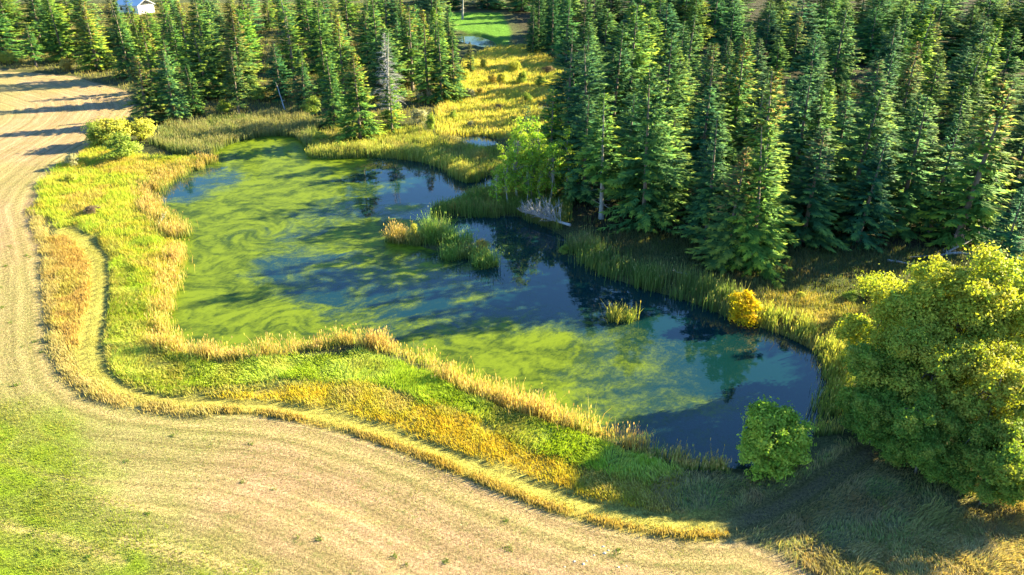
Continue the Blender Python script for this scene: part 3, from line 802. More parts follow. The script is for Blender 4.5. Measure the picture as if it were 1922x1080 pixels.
def conifer(seed, h, r, z0, droop=.3, dens=1.0, power=.8, brown=0.0, sparse=0.0, needles=True, bare=0):
    """returns trunk mesh, crown mesh, twig mesh(or None); built at full size with the base at the origin"""
    R = np.random.default_rng(seed)
    zz = np.linspace(0, h * .985, 9)
    bendx, bendy = R.normal(0, .12, 2)
    tp = np.stack([bendx * (zz / h) ** 2 * 2, bendy * (zz / h) ** 2 * 2, zz], -1)
    rad = np.maximum(.013 * h * (1 - zz / h) ** .8, .02); rad[0] *= 1.35
    tv, tf = tube(tp, rad, 7)
    trunk = mesh('trunk', tv, tf, None, M_BARK if needles and not bare else M_PALE, True)
    # branches
    O, A, Lb, T, Pt = [], [], [], [], []
    z = z0 * h
    gapn = R.random(200)
    gi = 0
    while z < h * .975:
        t = (z - z0 * h) / (h - z0 * h)
        nb = int(round((8.5 - 3.0 * t) * dens))
        for _ in range(nb):
            if R.random() < sparse: continue
            az = R.uniform(0, 2 * math.pi)
            lob = 1 + .22 * math.sin(az * 3 + seed + z * .8) + .15 * math.sin(az * 5 - z * 1.7)
            prof = min(1.0, .70 + 1.7 * t) * (1 - t) ** power
            L = max(r * prof * lob * R.uniform(.68, 1.12), .22)
            O.append(z + R.uniform(-.2, .2)); A.append(az); Lb.append(L); T.append(t)
            Pt.append(-droop * (1 - t) + .55 * t * t + R.normal(0, .10))
        z += (.50 - .16 * t) * (h / 19) ** .5
    O, A, Lb, T, Pt = map(np.array, (O, A, Lb, T, Pt))
    twigs = None
    if not needles or bare:
        nb_ = len(O)
        if bare:
            m = int(46)
            zb = R.uniform(.10 * h, z0 * h + .12 * h, m); ab = R.uniform(0, 2 * math.pi, m); lb = R.uniform(.6, 1.9, m); pb = R.normal(-.15, .2, m)
        else:
            zb, ab, lb, pb = O, A, Lb, Pt
        parts = []
        for q in range(len(zb)):
            d = np.array([math.cos(ab[q]) * math.cos(pb[q]), math.sin(ab[q]) * math.cos(pb[q]), math.sin(pb[q])])
            p0 = np.array([0, 0, zb[q]])
            parts.append(tube([p0, p0 + d * lb[q] * .5 + [0, 0, -.04 * lb[q]], p0 + d * lb[q] + [0, 0, -.02]], [.035, .022, .008], 3))
            if not needles:
                for _ in range(4):
                    s = R.uniform(.3, .95); e = d + R.normal(0, .55, 3); e[2] -= .2; e /= np.linalg.norm(e)
                    p = p0 + d * lb[q] * s
                    parts.append(tube([p, p + e * .3 * lb[q], p + e * .5 * lb[q] + [0, 0, -.08]], [.02, .013, .005], 3))
        v, f = join(parts)
        twigs = mesh('twigs', v, f, None, M_DEAD if not needles else M_PALE)
    if not needles:
        return trunk, None, twigs
    ns = np.clip((Lb / .155).astype(int), 6, 26)
    bi = np.repeat(np.arange(len(O)), ns)
    n = len(bi)
    s = R.uniform(.15, 1.02, n) ** .75
    L = Lb[bi]; az = A[bi]; pt = Pt[bi]
    hd = L * s
    # branch curve: droops then turns up at the end
    bz = O[bi] + np.tan(pt) * hd + .16 * hd * (s - .55)
    px = np.cos(az) * hd; py = np.sin(az) * hd
    sidew = R.choice([-1, 1], n) * R.uniform(.1, 1.05, n) * np.where(s > .9, .4, 1)
    da = az + sidew
    ln = (.36 + .34 * L * (1.12 - s)) * R.uniform(.75, 1.3, n)
    ln = np.clip(ln, .26, .92)
    dp = pt * .7 - R.uniform(.0, .42, n) + .08
    P = np.stack([px, py, bz], -1)
    K = 3
    Vs, Cs = [], []
    base = np.array((.042, .118, .048))
    cvar = (1 + R.uniform(-.25, .3, n))[:, None] * base[None]
    tipf = sstep(.6, 1.0, s)[:, None]
    cvar = cvar * (1 - .55 * tipf) + np.array((.24, .35, .055)) * .55 * tipf  # sunlit branch tips put into the needle colour, inner sprays kept dark
    br = (R.random(n) < brown * sstep(.35, .95, T[bi]))
    cvar[br] = np.array((.15, .12, .060)) * (1 + R.uniform(-.2, .3, (br.sum(), 1)))
    for q in range(K):
        a2 = da + (q - 1) * .5 + R.normal(0, .1, n)
        l2 = ln * (1.0 if q == 1 else .72)
        p2 = dp + R.normal(0, .16, n)
        d = np.stack([np.cos(a2) * np.cos(p2), np.sin(a2) * np.cos(p2), np.sin(p2)], -1)
        roll = R.uniform(-.7, .7, n)
        sd_ = np.stack([-np.sin(a2) * np.cos(roll), np.cos(a2) * np.cos(roll), np.sin(roll)], -1)
        wv = (.095 + .07 * R.random(n)) * np.clip(l2 / .5, .6, 1.3)
        m = P + d * (l2 * .45)[:, None]
        Vs.append(np.stack([P - d * .05, m + sd_ * (wv * .5)[:, None], P + d * l2[:, None], m - sd_ * (wv * .5)[:, None]], 1))
        Cs.append(np.repeat(cvar[:, None], 4, 1))
    V = np.concatenate(Vs).reshape(-1, 3); Cc = np.concatenate(Cs).reshape(-1, 3)
    b = np.arange(n * K)[:, None] * 4
    F = b + np.array([0, 1, 2, 3])
    ou = np.stack([V[:, 0], V[:, 1], .25 * np.hypot(V[:, 0], V[:, 1]) + .05], -1)
    # lift with the sub-branch the spray belongs to, so tiers and gaps keep their own light side
    fl = np.repeat(np.tile(np.stack([np.cos(da), np.sin(da), np.zeros(n)], -1), (K, 1)), 4, 0)
    ou = ou / (np.linalg.norm(ou, axis=1)[:, None] + 1e-6) + .5 * fl
    ou /= np.linalg.norm(ou, axis=1)[:, None] + 1e-6
    crown = mesh('crown', V, F, Cc, M_NEEDLE, out=ou)
    return trunk, crown, twigs


PROTO = {}
for key, kw in {
    'full1': dict(seed=1, h=20, r=4.4, z0=.03, droop=.34, power=.85), 'full2': dict(seed=2, h=20, r=4.7, z0=.04, droop=.28, power=.75), 'full3': dict(seed=3, h=20, r=3.9, z0=.05, droop=.4, power=.92),
    'full4': dict(seed=4, h=20, r=4.4, z0=.06, droop=.22, power=.68, sparse=.1), 'slim1': dict(seed=5, h=20, r=3.3, z0=.05, droop=.42, power=.85), 'slim2': dict(seed=6, h=20, r=2.8, z0=.07, droop=.5, power=.8, sparse=.1),
    'cone1': dict(seed=7, h=20, r=3.9, z0=.05, droop=.38, brown=.35, power=.85), 'cone2': dict(seed=8, h=20, r=3.1, z0=.06, droop=.45, brown=.4, power=.8), 'loose1': dict(seed=9, h=20, r=4.0, z0=.14, droop=.2, power=.65, sparse=.3, dens=.9),
    'loose2': dict(seed=10, h=20, r=3.5, z0=.18, droop=.15, power=.6, sparse=.35, brown=.2), 'bare1': dict(seed=11, h=20, r=3.6, z0=.34, droop=.2, power=.85, sparse=.15, bare=1),
    'fir1': dict(seed=21, h=20, r=4.4, z0=.05, droop=.12, power=.52, sparse=.05), 'ragged1': dict(seed=22, h=20, r=4.2, z0=.10, droop=.3, power=.75, sparse=.42), 'fir2': dict(seed=23, h=20, r=3.6, z0=.06, droop=.2, power=.6, sparse=.12),
    'dead1': dict(seed=13, h=20, r=3.0, z0=.12, droop=.3, needles=False, dens=.75), 'wide1': dict(seed=14, h=20, r=5.2, z0=.04, droop=.25, power=.72)}.items():
    PROTO[key] = conifer(**kw)


def plant_conifer(x, y, h, key, tone, label, group, name='spruce_tree', wide=1.0, lean=(0, 0), cat='tree'):
    tr_, cr, tw = PROTO[key]
    s = h / 20.0
    e = empty(name, (x, y, float(zat(np.array([x]), np.array([y]))[0]) - .05), random.uniform(0, 6.28), (s * wide, s * wide, s))
    e.rotation_euler = (lean[0] + random.gauss(0, .022), lean[1] + random.gauss(0, .022), random.uniform(0, 6.28))
    obj('trunk', tr_, e)
    if cr:
        c = obj('crown', cr, e); c.color = (*tone, 1)
    if tw: obj('dead_twigs', tw, e)
    tag(e, label, cat, group)
    return e


DEEP = (1.0, 1.1, 1.05); BLUE = (.85, 1.15, 1.2); MID = (1.4, 1.35, .95); YEL = (2.1, 1.75, .8); BRN = (1.75, 1.3, .9); LIM = (2.5, 2.1, .55); PALE = (1.6, 1.6, 1.5)
TONEW = {DEEP: 'dark green', BLUE: 'blue green', MID: 'mid green', YEL: 'yellow green', BRN: 'brownish', LIM: 'bright lime', PALE: 'pale green'}
WORDS = ['first', 'second', 'third', 'fourth', 'fifth', 'sixth', 'seventh', 'eighth', 'ninth', 'tenth', 'eleventh', 'twelfth', 'thirteenth', 'fourteenth', 'fifteenth', 'sixteenth', 'seventeenth',
         'eighteenth', 'nineteenth', 'twentieth']
WORDS += ['twenty-' + w for w in WORDS[:9]] + ['thirtieth'] + ['thirty-' + w for w in WORDS[:9]]
placed = []


def hero(tx, ty, h, key, tone, label, group, name='spruce_tree', wide=1.0):
    x, y = G(tx, ty, h * .985)
    placed.append((x, y, h))
    return plant_conifer(x, y, h, key, tone, label, group, name, wide * 1.42)


GR, GL = 'spruces of the forest across the pond', 'spruces of the forest behind the field'
R_ = GR
hero(1142, 176, 17.5, 'bare1', YEL, 'spruce with a long bare pale trunk at the shore right of the aspens', R_)
hero(1072, 52, 20, 'full4', DEEP, 'tall dark spruce standing just behind the aspen grove', R_)
hero(1112, 85, 20, 'loose1', DEEP, 'dark spruce with ragged crown rising between grove and bare trunk spruce', R_, wide=1.1)
hero(1232, 118, 22, 'wide1', MID, 'broad tall spruce with two grey trunks on the bank, right of the bare trunk spruce', R_, wide=.8)
hero(1192, 8, 23, 'wide1', YEL, 'tallest broad yellowish spruce above the bank, behind the bare trunk spruce', R_)
hero(1160, 45, 21, 'full2', DEEP, 'tall dark spruce crowding the broad yellowish one', R_)
hero(1352, 222, 16.5, 'slim1', DEEP, 'slim dark spruce with pale lower trunk at the bank edge', R_)
hero(1390, 274, 15, 'cone1', BRN, 'spruce with brown cone laden top at the front of the forest', R_, wide=1.15)
hero(1452, 240, 17.5, 'full3', YEL, 'sunlit yellow tipped spruce right of the brown topped one at the front', R_)
hero(1462, 128, 21, 'cone2', YEL, 'tall narrow cone laden spruce behind the yellow tipped front spruce', R_)
hero(1400, 75, 20, 'cone1', YEL, 'spruce with cone covered top in the second row above the front pair', R_)
hero(1345, 82, 20, 'cone1', MID, 'cone topped spruce in the second row above the slim bank spruce', R_)
hero(1528, 120, 20, 'full1', DEEP, 'dark full spruce at the front beside the deep shaded gap', R_)
hero(1556, 150, 18, 'full3', YEL, 'yellow green spruce catching sun beside the small forest clearing', R_)
hero(1640, 168, 18, 'full2', MID, 'wide front spruce with full skirt just right of the small clearing', R_, wide=1.15)
hero(1668, 180, 17, 'slim1', YEL, 'yellowish narrow spruce leaning on the wide front spruce', R_)
hero(1745, 180, 18, 'full1', MID, 'full green spruce in the front row, third from the clearing', R_, wide=1.15)
hero(1802, 216, 16, 'slim2', BLUE, 'slim blue green pointed spruce in the front row near the fallen logs', R_)
hero(1882, 152, 21, 'cone2', YEL, 'tall tapering cone laden spruce in the front row near the frame edge', R_, wide=1.2)
hero(1925, 350, 13, 'full1', BLUE, 'small blue green spruce half cut by the frame edge', R_)
hero(1592, 2, 20, 'full1', MID, 'tall spruce above the small clearing, crown tip at the top frame edge', R_)
hero(1745, 10, 20, 'full3', LIM, 'bright lime spruce standing out high in the forest', R_)
hero(1872, 35, 19, 'slim1', LIM, 'second smaller lime coloured spruce towards the frame corner', R_)
hero(1722, 80, 18, 'cone2', BRN, 'brown cone covered spruce just in front of the bright lime spruce', R_)
hero(1678, 85, 17, 'slim1', BLUE, 'slender blue green spruce beside the brown cone covered spruce', R_)
hero(1265, 60, 21, 'full2', MID, 'spruce in the second row above the broad bank spruce', R_)
hero(1300, 12, 20, 'slim1', MID, 'slim spruce between the two cone topped rows and the frame top', R_)
hero(1037, 168, 13.5, 'loose1', LIM, 'bright yellow green conifer rising out of the aspen grove', 'conifers in the aspen grove', wide=.8)
hero(985, 196, 12.5, 'loose2', PALE, 'thin grey green conifer with sparse needles in the aspen grove', 'conifers in the aspen grove', wide=.75)
# left forest
for _i, (_px, _py, _h, _k, _c) in enumerate([(1010, 90, 18, 'full2', DEEP), (1028, 80, 20, 'wide1', DEEP), (1052, 92, 18, 'full1', BLUE), (1070, 78, 20, 'wide1', MID), (1094, 90, 19, 'full2', DEEP), (1018, 68, 20, 'wide1', BLUE), (1048, 68, 20, 'full2', DEEP),
        (1000, 100, 14, 'full1', DEEP), (1036, 102, 18, 'full2', BLUE), (1110, 76, 20, 'wide1', DEEP)]):
    _x, _y = G(_px, _py)
    placed.append((_x, _y, _h))
    plant_conifer(_x, _y, _h, _k, _c, f'shadowy {TONEW[_c]} spruce, {WORDS[_i]} of the far clump between marsh and lawn', GR)
L_ = GL
hero(252, 106, 13, 'cone2', BRN, 'brown spruce at the corner of the stubble field', L_, wide=1.5)
hero(302, 92, 14, 'full1', PALE, 'pale green spruce right behind the brown field corner spruce', L_, wide=.95)
hero(352, 122, 10, 'full3', MID, 'small green spruce right of the pale field corner spruce', L_)
hero(212, 2, 18, 'full3', MID, 'slender bright spruce behind the field edge, left of the white building', L_, wide=1.0)
hero(262, 38, 17, 'cone1', YEL, 'yellow brown tipped spruce directly below the white building', L_)
hero(140, -40, 19, 'wide1', PALE, 'big pale green spruce at the field edge', L_)
hero(45, -35, 19, 'wide1', MID, 'large dark bushy spruce at the far corner of the field', L_)
hero(90, -10, 17, 'full2', YEL, 'rounded yellowish spruce between the two big field edge spruces', L_)
hero(365, -10, 19, 'full2', MID, 'large full spruce with bright crown above the inlet', L_, wide=1.1)
hero(432, 22, 18, 'cone1', BRN, 'spruce with brown cone heavy top above the inlet', L_, wide=1.25)
hero(335, 2, 18, 'cone2', YEL, 'narrow cone laden spruce left of the large full inlet spruce', L_)
hero(515, 82, 12, 'full1', BLUE, 'dark blue green spruce standing in front of the small sunny glade', L_, wide=1.1)
hero(560, 95, 12, 'full3', DEEP, 'dark spruce at the right side of the small sunny glade', L_)
hero(592, -5, 18, 'full2', MID, 'tall mid green spruce behind the sunny glade', L_)
hero(632, 28, 18, 'cone2', YEL, 'tall yellow tipped spruce behind the pond spit', L_, wide=1.1)
hero(662, 95, 16, 'cone1', YEL, 'cone laden spruce in front at the base of the pond spit', L_, wide=1.1)
hero(614, 98, 14, 'full3', MID, 'green spruce left of the cone laden one at the spit', L_)
hero(718, 58, 17, 'dead1', PALE, 'dead grey leafless spruce behind the spit', L_, 'dead_spruce')
hero(728, 138, 11, 'loose1', YEL, 'small loose yellow spruce in front of the dead grey one', L_)
hero(765, 8, 19, 'loose2', YEL, 'tall thin yellowish spruce right of the dead grey one', L_)
hero(796, 20, 19, 'cone2', YEL, 'second tall thin cone laden spruce right of the dead one', L_)
hero(822, 40, 17, 'slim2', MID, 'slim spruce at the edge of the marsh meadow', L_)
hero(848, 55, 15, 'slim1', MID, 'last narrow spruce of the row bordering the marsh meadow', L_)
hero(700, -5, 19, 'full3', MID, 'tall green spruce behind the dead grey spruce', L_)
hero(882, 75, 8, 'cone2', BRN, 'small rust brown conifer standing at the corner of the marsh', L_)
_x, _y = G(868, 37)
placed.append((_x, _y, 26))
plant_conifer(_x, _y, 26, 'bare1', MID, 'tall pine with a long bare trunk standing alone on the lawn', 'trees on the lawn', 'pine_tree')
hero(530, -30, 18, 'bare1', PALE, 'spruce with pale bare trunk behind the sunny glade', L_)

def in_view(x, y, h, m=90):
    """does any of it fall near the frame"""
    for z in (0.0, h * .5, h):
        dep = y * CP + (CAMH - z) * SP
        if dep < 1: continue
        u = x / dep * FPX + 961; v = ((CAMH - z) * CP - y * SP) / dep * FPX + 540
        if -m < u < 1922 + m and -m < v < 1080 + m: return True
    return False


def fill(P, spacing, hr, keys, tones, side, group, seed, ymax, holes, tries=9000, maxn=170, grow=.003):
    R = np.random.default_rng(seed)
    pts = []
    lo, hi = P.min(0), np.minimum(P.max(0), [190, ymax])
    lo = np.maximum(lo, [-230, 0])
    xx = R.uniform(lo[0], hi[0], tries); yy = R.uniform(lo[1], hi[1], tries)
    ok = (sdf(P, xx, yy) < -1.0) & (pond_d(xx, yy) > 2)
    for Hh in holes: ok &= ~inside(Hh, xx, yy)
    for x, y in zip(xx[ok], yy[ok]):
        if len(pts) >= maxn: break
        sp = spacing * (1 + grow * max(y - 112, 0))
        h = R.uniform(*hr)
        if not in_view(x, y, h, 70): continue
        if any((x - a) ** 2 + (y - b) ** 2 < (sp * .85) ** 2 for a, b, _ in placed): continue
        if any((x - a) ** 2 + (y - b) ** 2 < sp * sp for a, b, _ in pts): continue
        pts.append((x, y, h))
    rows = {}
    for p in pts: rows.setdefault(int((p[1] - lo[1]) / 9), []).append(p)
    for ri, k in enumerate(sorted(rows)):
        for ci, (x, y, h) in enumerate(sorted(rows[k])):
            key = keys[R.integers(len(keys))]
            tone = tones[R.integers(len(tones))]
            sz = 'tall' if h > hr[0] + .66 * (hr[1] - hr[0]) else ('mid height' if h > hr[0] + .33 * (hr[1] - hr[0]) else 'shorter')
            jt = tuple(t * R.uniform(.85, 1.15) for t in tone)
            plant_conifer(x, y, h, key, jt, f'{sz} {TONEW[tone]} spruce, {WORDS[min(ci, 38)]} from left in {WORDS[ri]} inner row, {side} forest', group, wide=R.uniform(1.4, 1.95) * (1.15 if y > 210 else 1))
    return len(pts)


CLEAR = GP([(1590, 120), (1650, 120), (1660, 235), (1575, 240)])
GLADE = GP([(485, 70), (565, 70), (590, 125), (500, 125)])
GLADE2 = GP([(150, 5), (215, 5), (240, 60), (150, 60)])
HOUSEP = GP([(215, -5), (300, -5), (310, 40), (225, 45)])
n1 = fill(FORR, 6.6, (9, 17), ['full1', 'full2', 'full3', 'full4', 'slim1', 'cone1', 'loose1', 'slim2', 'wide1', 'fir1', 'fir2', 'ragged1'], [DEEP, DEEP, BLUE, MID, MID, MID, YEL], 'right', GR, 5, 212, [CLEAR, MARSH, LAWN], maxn=205, grow=.0095, tries=16000)
n2 = fill(FORL, 7.0, (10, 17), ['full1', 'full2', 'full3', 'slim1', 'cone1', 'cone2', 'loose1', 'loose2', 'fir1', 'fir2', 'ragged1'], [MID, YEL, YEL, YEL, DEEP, PALE], 'left', GL, 6, 290, [GLADE, GLADE2, HOUSEP, LAWN], maxn=72, grow=.002)
FARB = GP([(800, 14), (1000, 10), (1060, 40), (1010, 60), (965, 50), (955, 22), (940, 14), (860, 9), (800, 9)])
FARC = GP([(800, 20), (940, 20), (1000, 24), (1060, 45), (1090, 20), (1000, 3), (790, 3)])
n3 = fill(FARC, 7.5, (16, 22), ['full1', 'full2', 'wide1'], [DEEP, BLUE, MID], 'lawn', 'spruces beyond the lawn', 7, 345, [], maxn=22)
FARR = np.array([[20, 206], [62, 206], [130, 206], [200, 206], [255, 290], [30, 290]], float)
n4 = fill(FARR, 8.6, (13, 18), ['wide1', 'full2', 'fir1', 'full1'], [DEEP, BLUE, MID, MID, YEL], 'far', 'spruces of the forest across the pond', 9, 290, [LAWN], tries=9000, maxn=64, grow=.0)
print('fill', n1, n2, n3, n4, len(placed))


# broadleaf trees and shrubs -------------------------------------------------
def broadleaf(seed, h, r, tb, clumps, per, leaf, pal, stems=1, barkm=None, squash=1.0, low=.15, cr=None, trunk_r=None, name='tree', lobes=0, lobamp=1.0):
    R = np.random.default_rng(seed)
    cz0 = tb * h
    cc = (cz0 + h) / 2; ch = (h - cz0) / 2
    # clump centres, uneven outer shell of an egg, filled to the middle
    d = R.normal(0, 1, (clumps, 3)); d /= np.linalg.norm(d, axis=1)[:, None]
    rr = R.uniform(.35, 1.0, clumps) ** .55
    lob = 1 + lobamp * (.22 * np.sin(3 * np.arctan2(d[:, 1], d[:, 0]) + seed) + .18 * np.sin(5 * d[:, 2] + seed * 1.7))
    Cn = d * (rr * lob)[:, None] * np.array([r, r, ch]) * .86
    taper = 1 - .28 * np.clip(Cn[:, 2] / ch, -1, 1)
    Cn[:, 0] *= taper; Cn[:, 1] *= taper
    if lobes:
        ld = R.normal(0, 1, (lobes, 3)); ld[:, 2] = ld[:, 2] * .8 + .25; ld /= np.linalg.norm(ld, axis=1)[:, None]
        Lc = ld * np.array([r, r, ch]) * R.uniform(.55, .95, (lobes, 1))
        Lc[:, :2] *= (1 - .2 * np.clip(Lc[:, 2:3] / ch, -1, 1))
        lr = r * R.uniform(.22, .42, lobes)
        li = R.integers(0, lobes, clumps)
        Cn = Lc[li] + d * (lr[li] * R.uniform(.45, 1.0, clumps))[:, None]
        ncore = clumps // 6
        Cn[:ncore] = d[:ncore] * np.array([r, r, ch]) * R.uniform(.2, .6, (ncore, 1))
    Cn[:, 2] += cc
    Cn[:, 2] = np.maximum(Cn[:, 2], low)
    crad = (cr or .2 * r) * R.uniform(.5, 1.5, clumps)
    n = clumps * per
    ci = np.repeat(np.arange(clumps), per)
    off = R.normal(0, 1, (n, 3)); off /= np.linalg.norm(off, axis=1)[:, None]
    off *= (R.random(n) ** .5 * (1 + .95 * R.random(n) ** 3))[:, None] * crad[ci][:, None] * np.array([1, 1, .7])
    P = Cn[ci] + off
    P[:, 2] = np.maximum(P[:, 2], .06)
    nm = off / (np.linalg.norm(off, axis=1)[:, None] + 1e-6) + R.normal(0, .55, (n, 3)) + [0, 0, .35]
    nm /= np.linalg.norm(nm, axis=1)[:, None]
    a = np.cross(nm, R.normal(0, 1, (n, 3))); a /= np.linalg.norm(a, axis=1)[:, None] + 1e-6
    b = np.cross(nm, a)
    sz = leaf * R.uniform(.6, 1.35, n)[:, None]
    V = np.stack([P - a * sz, P + b * sz * .55, P + a * sz, P - b * sz * .55], 1).reshape(-1, 3)
    F = np.arange(4 * n).reshape(n, 4)
    pal = np.array(pal)
    pc = pal[R.integers(0, len(pal), clumps)]
    c = pc[ci] * .6 + pal[R.integers(0, len(pal), n)] * .4
    c = c * (1 + R.uniform(-.22, .25, (n, 1)))
    o1 = off / (np.linalg.norm(off, axis=1)[:, None] + 1e-6)
    o2 = P - [0, 0, cc * .8]; o2 /= np.linalg.norm(o2, axis=1)[:, None] + 1e-6
    oo = o1 * .4 + o2 * .6; oo /= np.linalg.norm(oo, axis=1)[:, None] + 1e-6
    crown = mesh('crown', V, F, np.repeat(c, 4, 0), M_LEAF, out=np.repeat(oo, 4, 0))
    # trunk and limbs
    tr0 = trunk_r or .022 * h
    tparts, lparts = [], []
    roots = []
    for s in range(stems):
        ang = R.uniform(0, 6.28); q = 0 if stems == 1 else R.uniform(.15, .35) * r * .6
        p0 = np.array([math.cos(ang) * q, math.sin(ang) * q, -.1])
        top = np.array([math.cos(ang) * q * 2.2 + R.normal(0, .1), math.sin(ang) * q * 2.2 + R.normal(0, .1), cc + ch * .55])
        mid = (p0 + top) / 2 + R.normal(0, .03 * h, 3) * [1, 1, 0]
        tparts.append(tube([p0, p0 * .6 + mid * .4, mid, top], np.array([1.2, .9, .7, .25]) * tr0 / stems ** .4, 7))
        roots.append((p0, mid, top))
    for k in range(min(clumps, 34)):
        p0, mid, top = roots[k % stems]
        t = R.uniform(.25, .95)
        s = mid * (1 - t) + top * t if R.random() < .6 else p0 * (1 - t) * .4 + mid * (1 - (1 - t) * .4)
        e = Cn[k]
        m_ = (s + e) / 2 + [0, 0, .06 * h]
        lparts.append(tube([s, m_, e], np.array([.34, .22, .06]) * tr0 / stems ** .3, 4))
    tv, tf = join(tparts); lv, lf = join(lparts)
    bm = barkm or M_BARK
    return mesh('trunk', tv, tf, None, bm, True), mesh('limbs', lv, lf, None, bm, True), crown


def plant_broad(pr, x, y, s, label, group, name, cat='tree', tone=(1, 1, 1), rz=None, zs=None):
    e = empty(name, (x, y, float(zat(np.array([x]), np.array([y]))[0]) - .03), random.uniform(0, 6.28) if rz is None else rz, (s, s, zs or s))
    for nme, me in zip(('trunk', 'limb', 'crown'), pr):
        o = obj(nme, me, e)
        if nme == 'crown': o.color = (*tone, 1)
    tag(e, label, cat, group)
    return e


def top_at(tx, ty, h):
    return G(tx, ty, h * .97)


COTT = [(.36, .38, .05), (.44, .42, .06), (.28, .34, .05), (.50, .44, .07), (.24, .32, .045)]
BIG = [broadleaf(101, 14, 5.4, .14, 300, 165, .13, COTT, lobes=19, cr=.75), broadleaf(102, 11, 4.4, .08, 240, 165, .125, COTT, lobes=15, cr=.66), broadleaf(103, 9, 4.6, .03, 210, 190, .135, [(.20, .30, .04), (.25, .33, .045), (.16, .27, .04), (.36, .36, .06)], lobes=12, cr=.7)]
GB = 'leafy trees crowding the lower right bank'
for (tx, ty, h, p, hh, lab, tone) in [
    (1838, 492, 14, 0, 14, 'tallest yellow green leafy tree by the far end of the leafy clump', (1.2, 1.15, 1)),
    (1700, 522, 11, 1, 11, 'rounded yellow green leafy tree nearest the golden bank', (1.2, 1.15, 1)),
    (1935, 515, 13, 0, 14, 'yellow leafy tree cut by the frame edge above the straw grass', (1.05, 1.08, 1)),
    (1695, 640, 8.0, 2, 9, 'green leafy tree overhanging the corner of the pond', (.95, 1, 1)),
    (1775, 625, 10, 1, 11, 'leafy tree with bright top in the middle of the leafy clump', (1.1, 1.05, 1)),
    (1895, 660, 10, 1, 11, 'leafy tree with golden tinged leaves at the frame edge', (1.1, 1.02, 1)),
    (1665, 722, 5.6, 2, 9, 'low dark green leafy tree beside the reeds at the pond corner', (.8, .95, 1)),
    (1730, 735, 6.5, 2, 9, 'low dark green leafy tree above the shaded wheel track', (.85, .95, 1)),
    (1850, 780, 6.0, 2, 9, 'low green leafy tree spreading over the shaded rough grass', (.95, .95, 1)),
    (1655, 745, 4.6, 2, 9, 'dark green undergrowth thicket at the pond corner below the leafy trees', (.8, .9, 1)),
    (1745, 800, 4.6, 2, 9, 'dark green thicket between the shaded track and the leafy trees', (.8, .92, 1)),
    (1870, 860, 4.4, 2, 9, 'green thicket reaching the straw grass under the leafy trees', (.9, .95, 1)),
    (1925, 790, 7.0, 2, 9, 'low leafy tree cut by the frame edge beside the straw grass', (1.0, .95, 1)),
    ]:
    x, y = top_at(tx, ty, h)
    plant_broad(BIG[p], x, y, h / hh, lab, GB, 'leafy_tree', tone=tone)
ROUND = broadleaf(110, 6.2, 2.9, .03, 190, 200, .125, [(.18, .32, .035), (.24, .38, .04), (.33, .44, .055), (.46, .54, .08)], stems=3, lobamp=.75, cr=.52)
x, y = top_at(1465, 752, 6.2)
plant_broad(ROUND, x, y, .98, 'rounded bright green bush alone at the corner of the pond', None, 'round_bush', 'bush')
GOLD = broadleaf(111, 3.6, 1.45, .12, 34, 190, .12, [(.66, .42, .01), (.72, .48, .02), (.58, .38, .01), (.54, .44, .02)], stems=2, cr=.5)
x, y = top_at(1402, 537, 3.6)
plant_broad(GOLD, x, y, 1.05, 'golden yellow autumn sapling on the far bank of the pond', None, 'golden_sapling', 'sapling')
ASP = [broadleaf(120 + i, 9, 1.4, .18, 52, 52, .125, [(.18, .34, .045), (.23, .40, .05), (.30, .44, .055), (.44, .50, .07)], barkm=M_PALE, cr=.5, lobamp=1.4, trunk_r=.12) for i in range(3)]
for i, (bx, by, h, lab) in enumerate([
    (954, 386, 8.5, 'aspen with white trunk at the front of the grove on the point'), (973, 379, 9.5, 'second aspen from the front of the grove, tall white trunk'),
    (998, 377, 8.5, 'aspen in the middle of the grove with thin white trunk'), (1007, 368, 9, 'aspen behind the middle of the grove beside the grey conifer'),
    (1024, 364, 9, 'aspen under the bright yellow green conifer in the grove'), (1045, 366, 8.5, 'aspen at the inland side of the grove'),
    (1060, 374, 7.5, 'lowest aspen on the forest side of the grove above the fallen tree'), (935, 384, 6, 'small aspen leaning to the water at the tip of the grove'),
    (970, 358, 8, 'aspen at the back of the grove facing the channel'), (988, 384, 7.5, 'thin aspen at the near edge of the grove above the reeds'), (1015, 380, 7, 'aspen leaning over the fallen dead tree'),
    (1033, 378, 8, 'slender aspen between the fallen tree and the lime conifer'), (945, 370, 7, 'aspen on the channel side of the grove tip'), (1000, 355, 8.5, 'tall aspen at the far side of the grove'), (1068, 360, 8, 'aspen against the dark spruces behind the grove')]):
    x, y = G(bx, by)
    plant_broad(ASP[i % 3], x, y, h / 9 * (1.0, 1.35, 1.12, 1.28, .9)[i % 5], lab, 'aspens of the grove on the point', 'aspen_tree', tone=(1.1, 1.1, 1) if i % 2 else (1.35, 1.2, 1))
SHY = [(.50, .46, .08), (.42, .42, .07), (.56, .46, .09), (.34, .38, .07)]
SHG = [(.20, .30, .05), (.26, .33, .06), (.30, .36, .07)]
SHW = [(.40, .38, .24), (.34, .33, .20), (.46, .42, .28), (.30, .30, .15)]
SHO = [(.50, .32, .08), (.46, .36, .09), (.40, .32, .09)]
SHD = [(.20, .14, .10), (.26, .19, .13), (.16, .13, .08)]
SH = {k: broadleaf(130 + i, 4, 2.0, .06, 36, 120, .14, p, stems=4, cr=.65) for i, (k, p) in enumerate((('y', SHY), ('g', SHG), ('w', SHW), ('o', SHO), ('d', SHD)))}
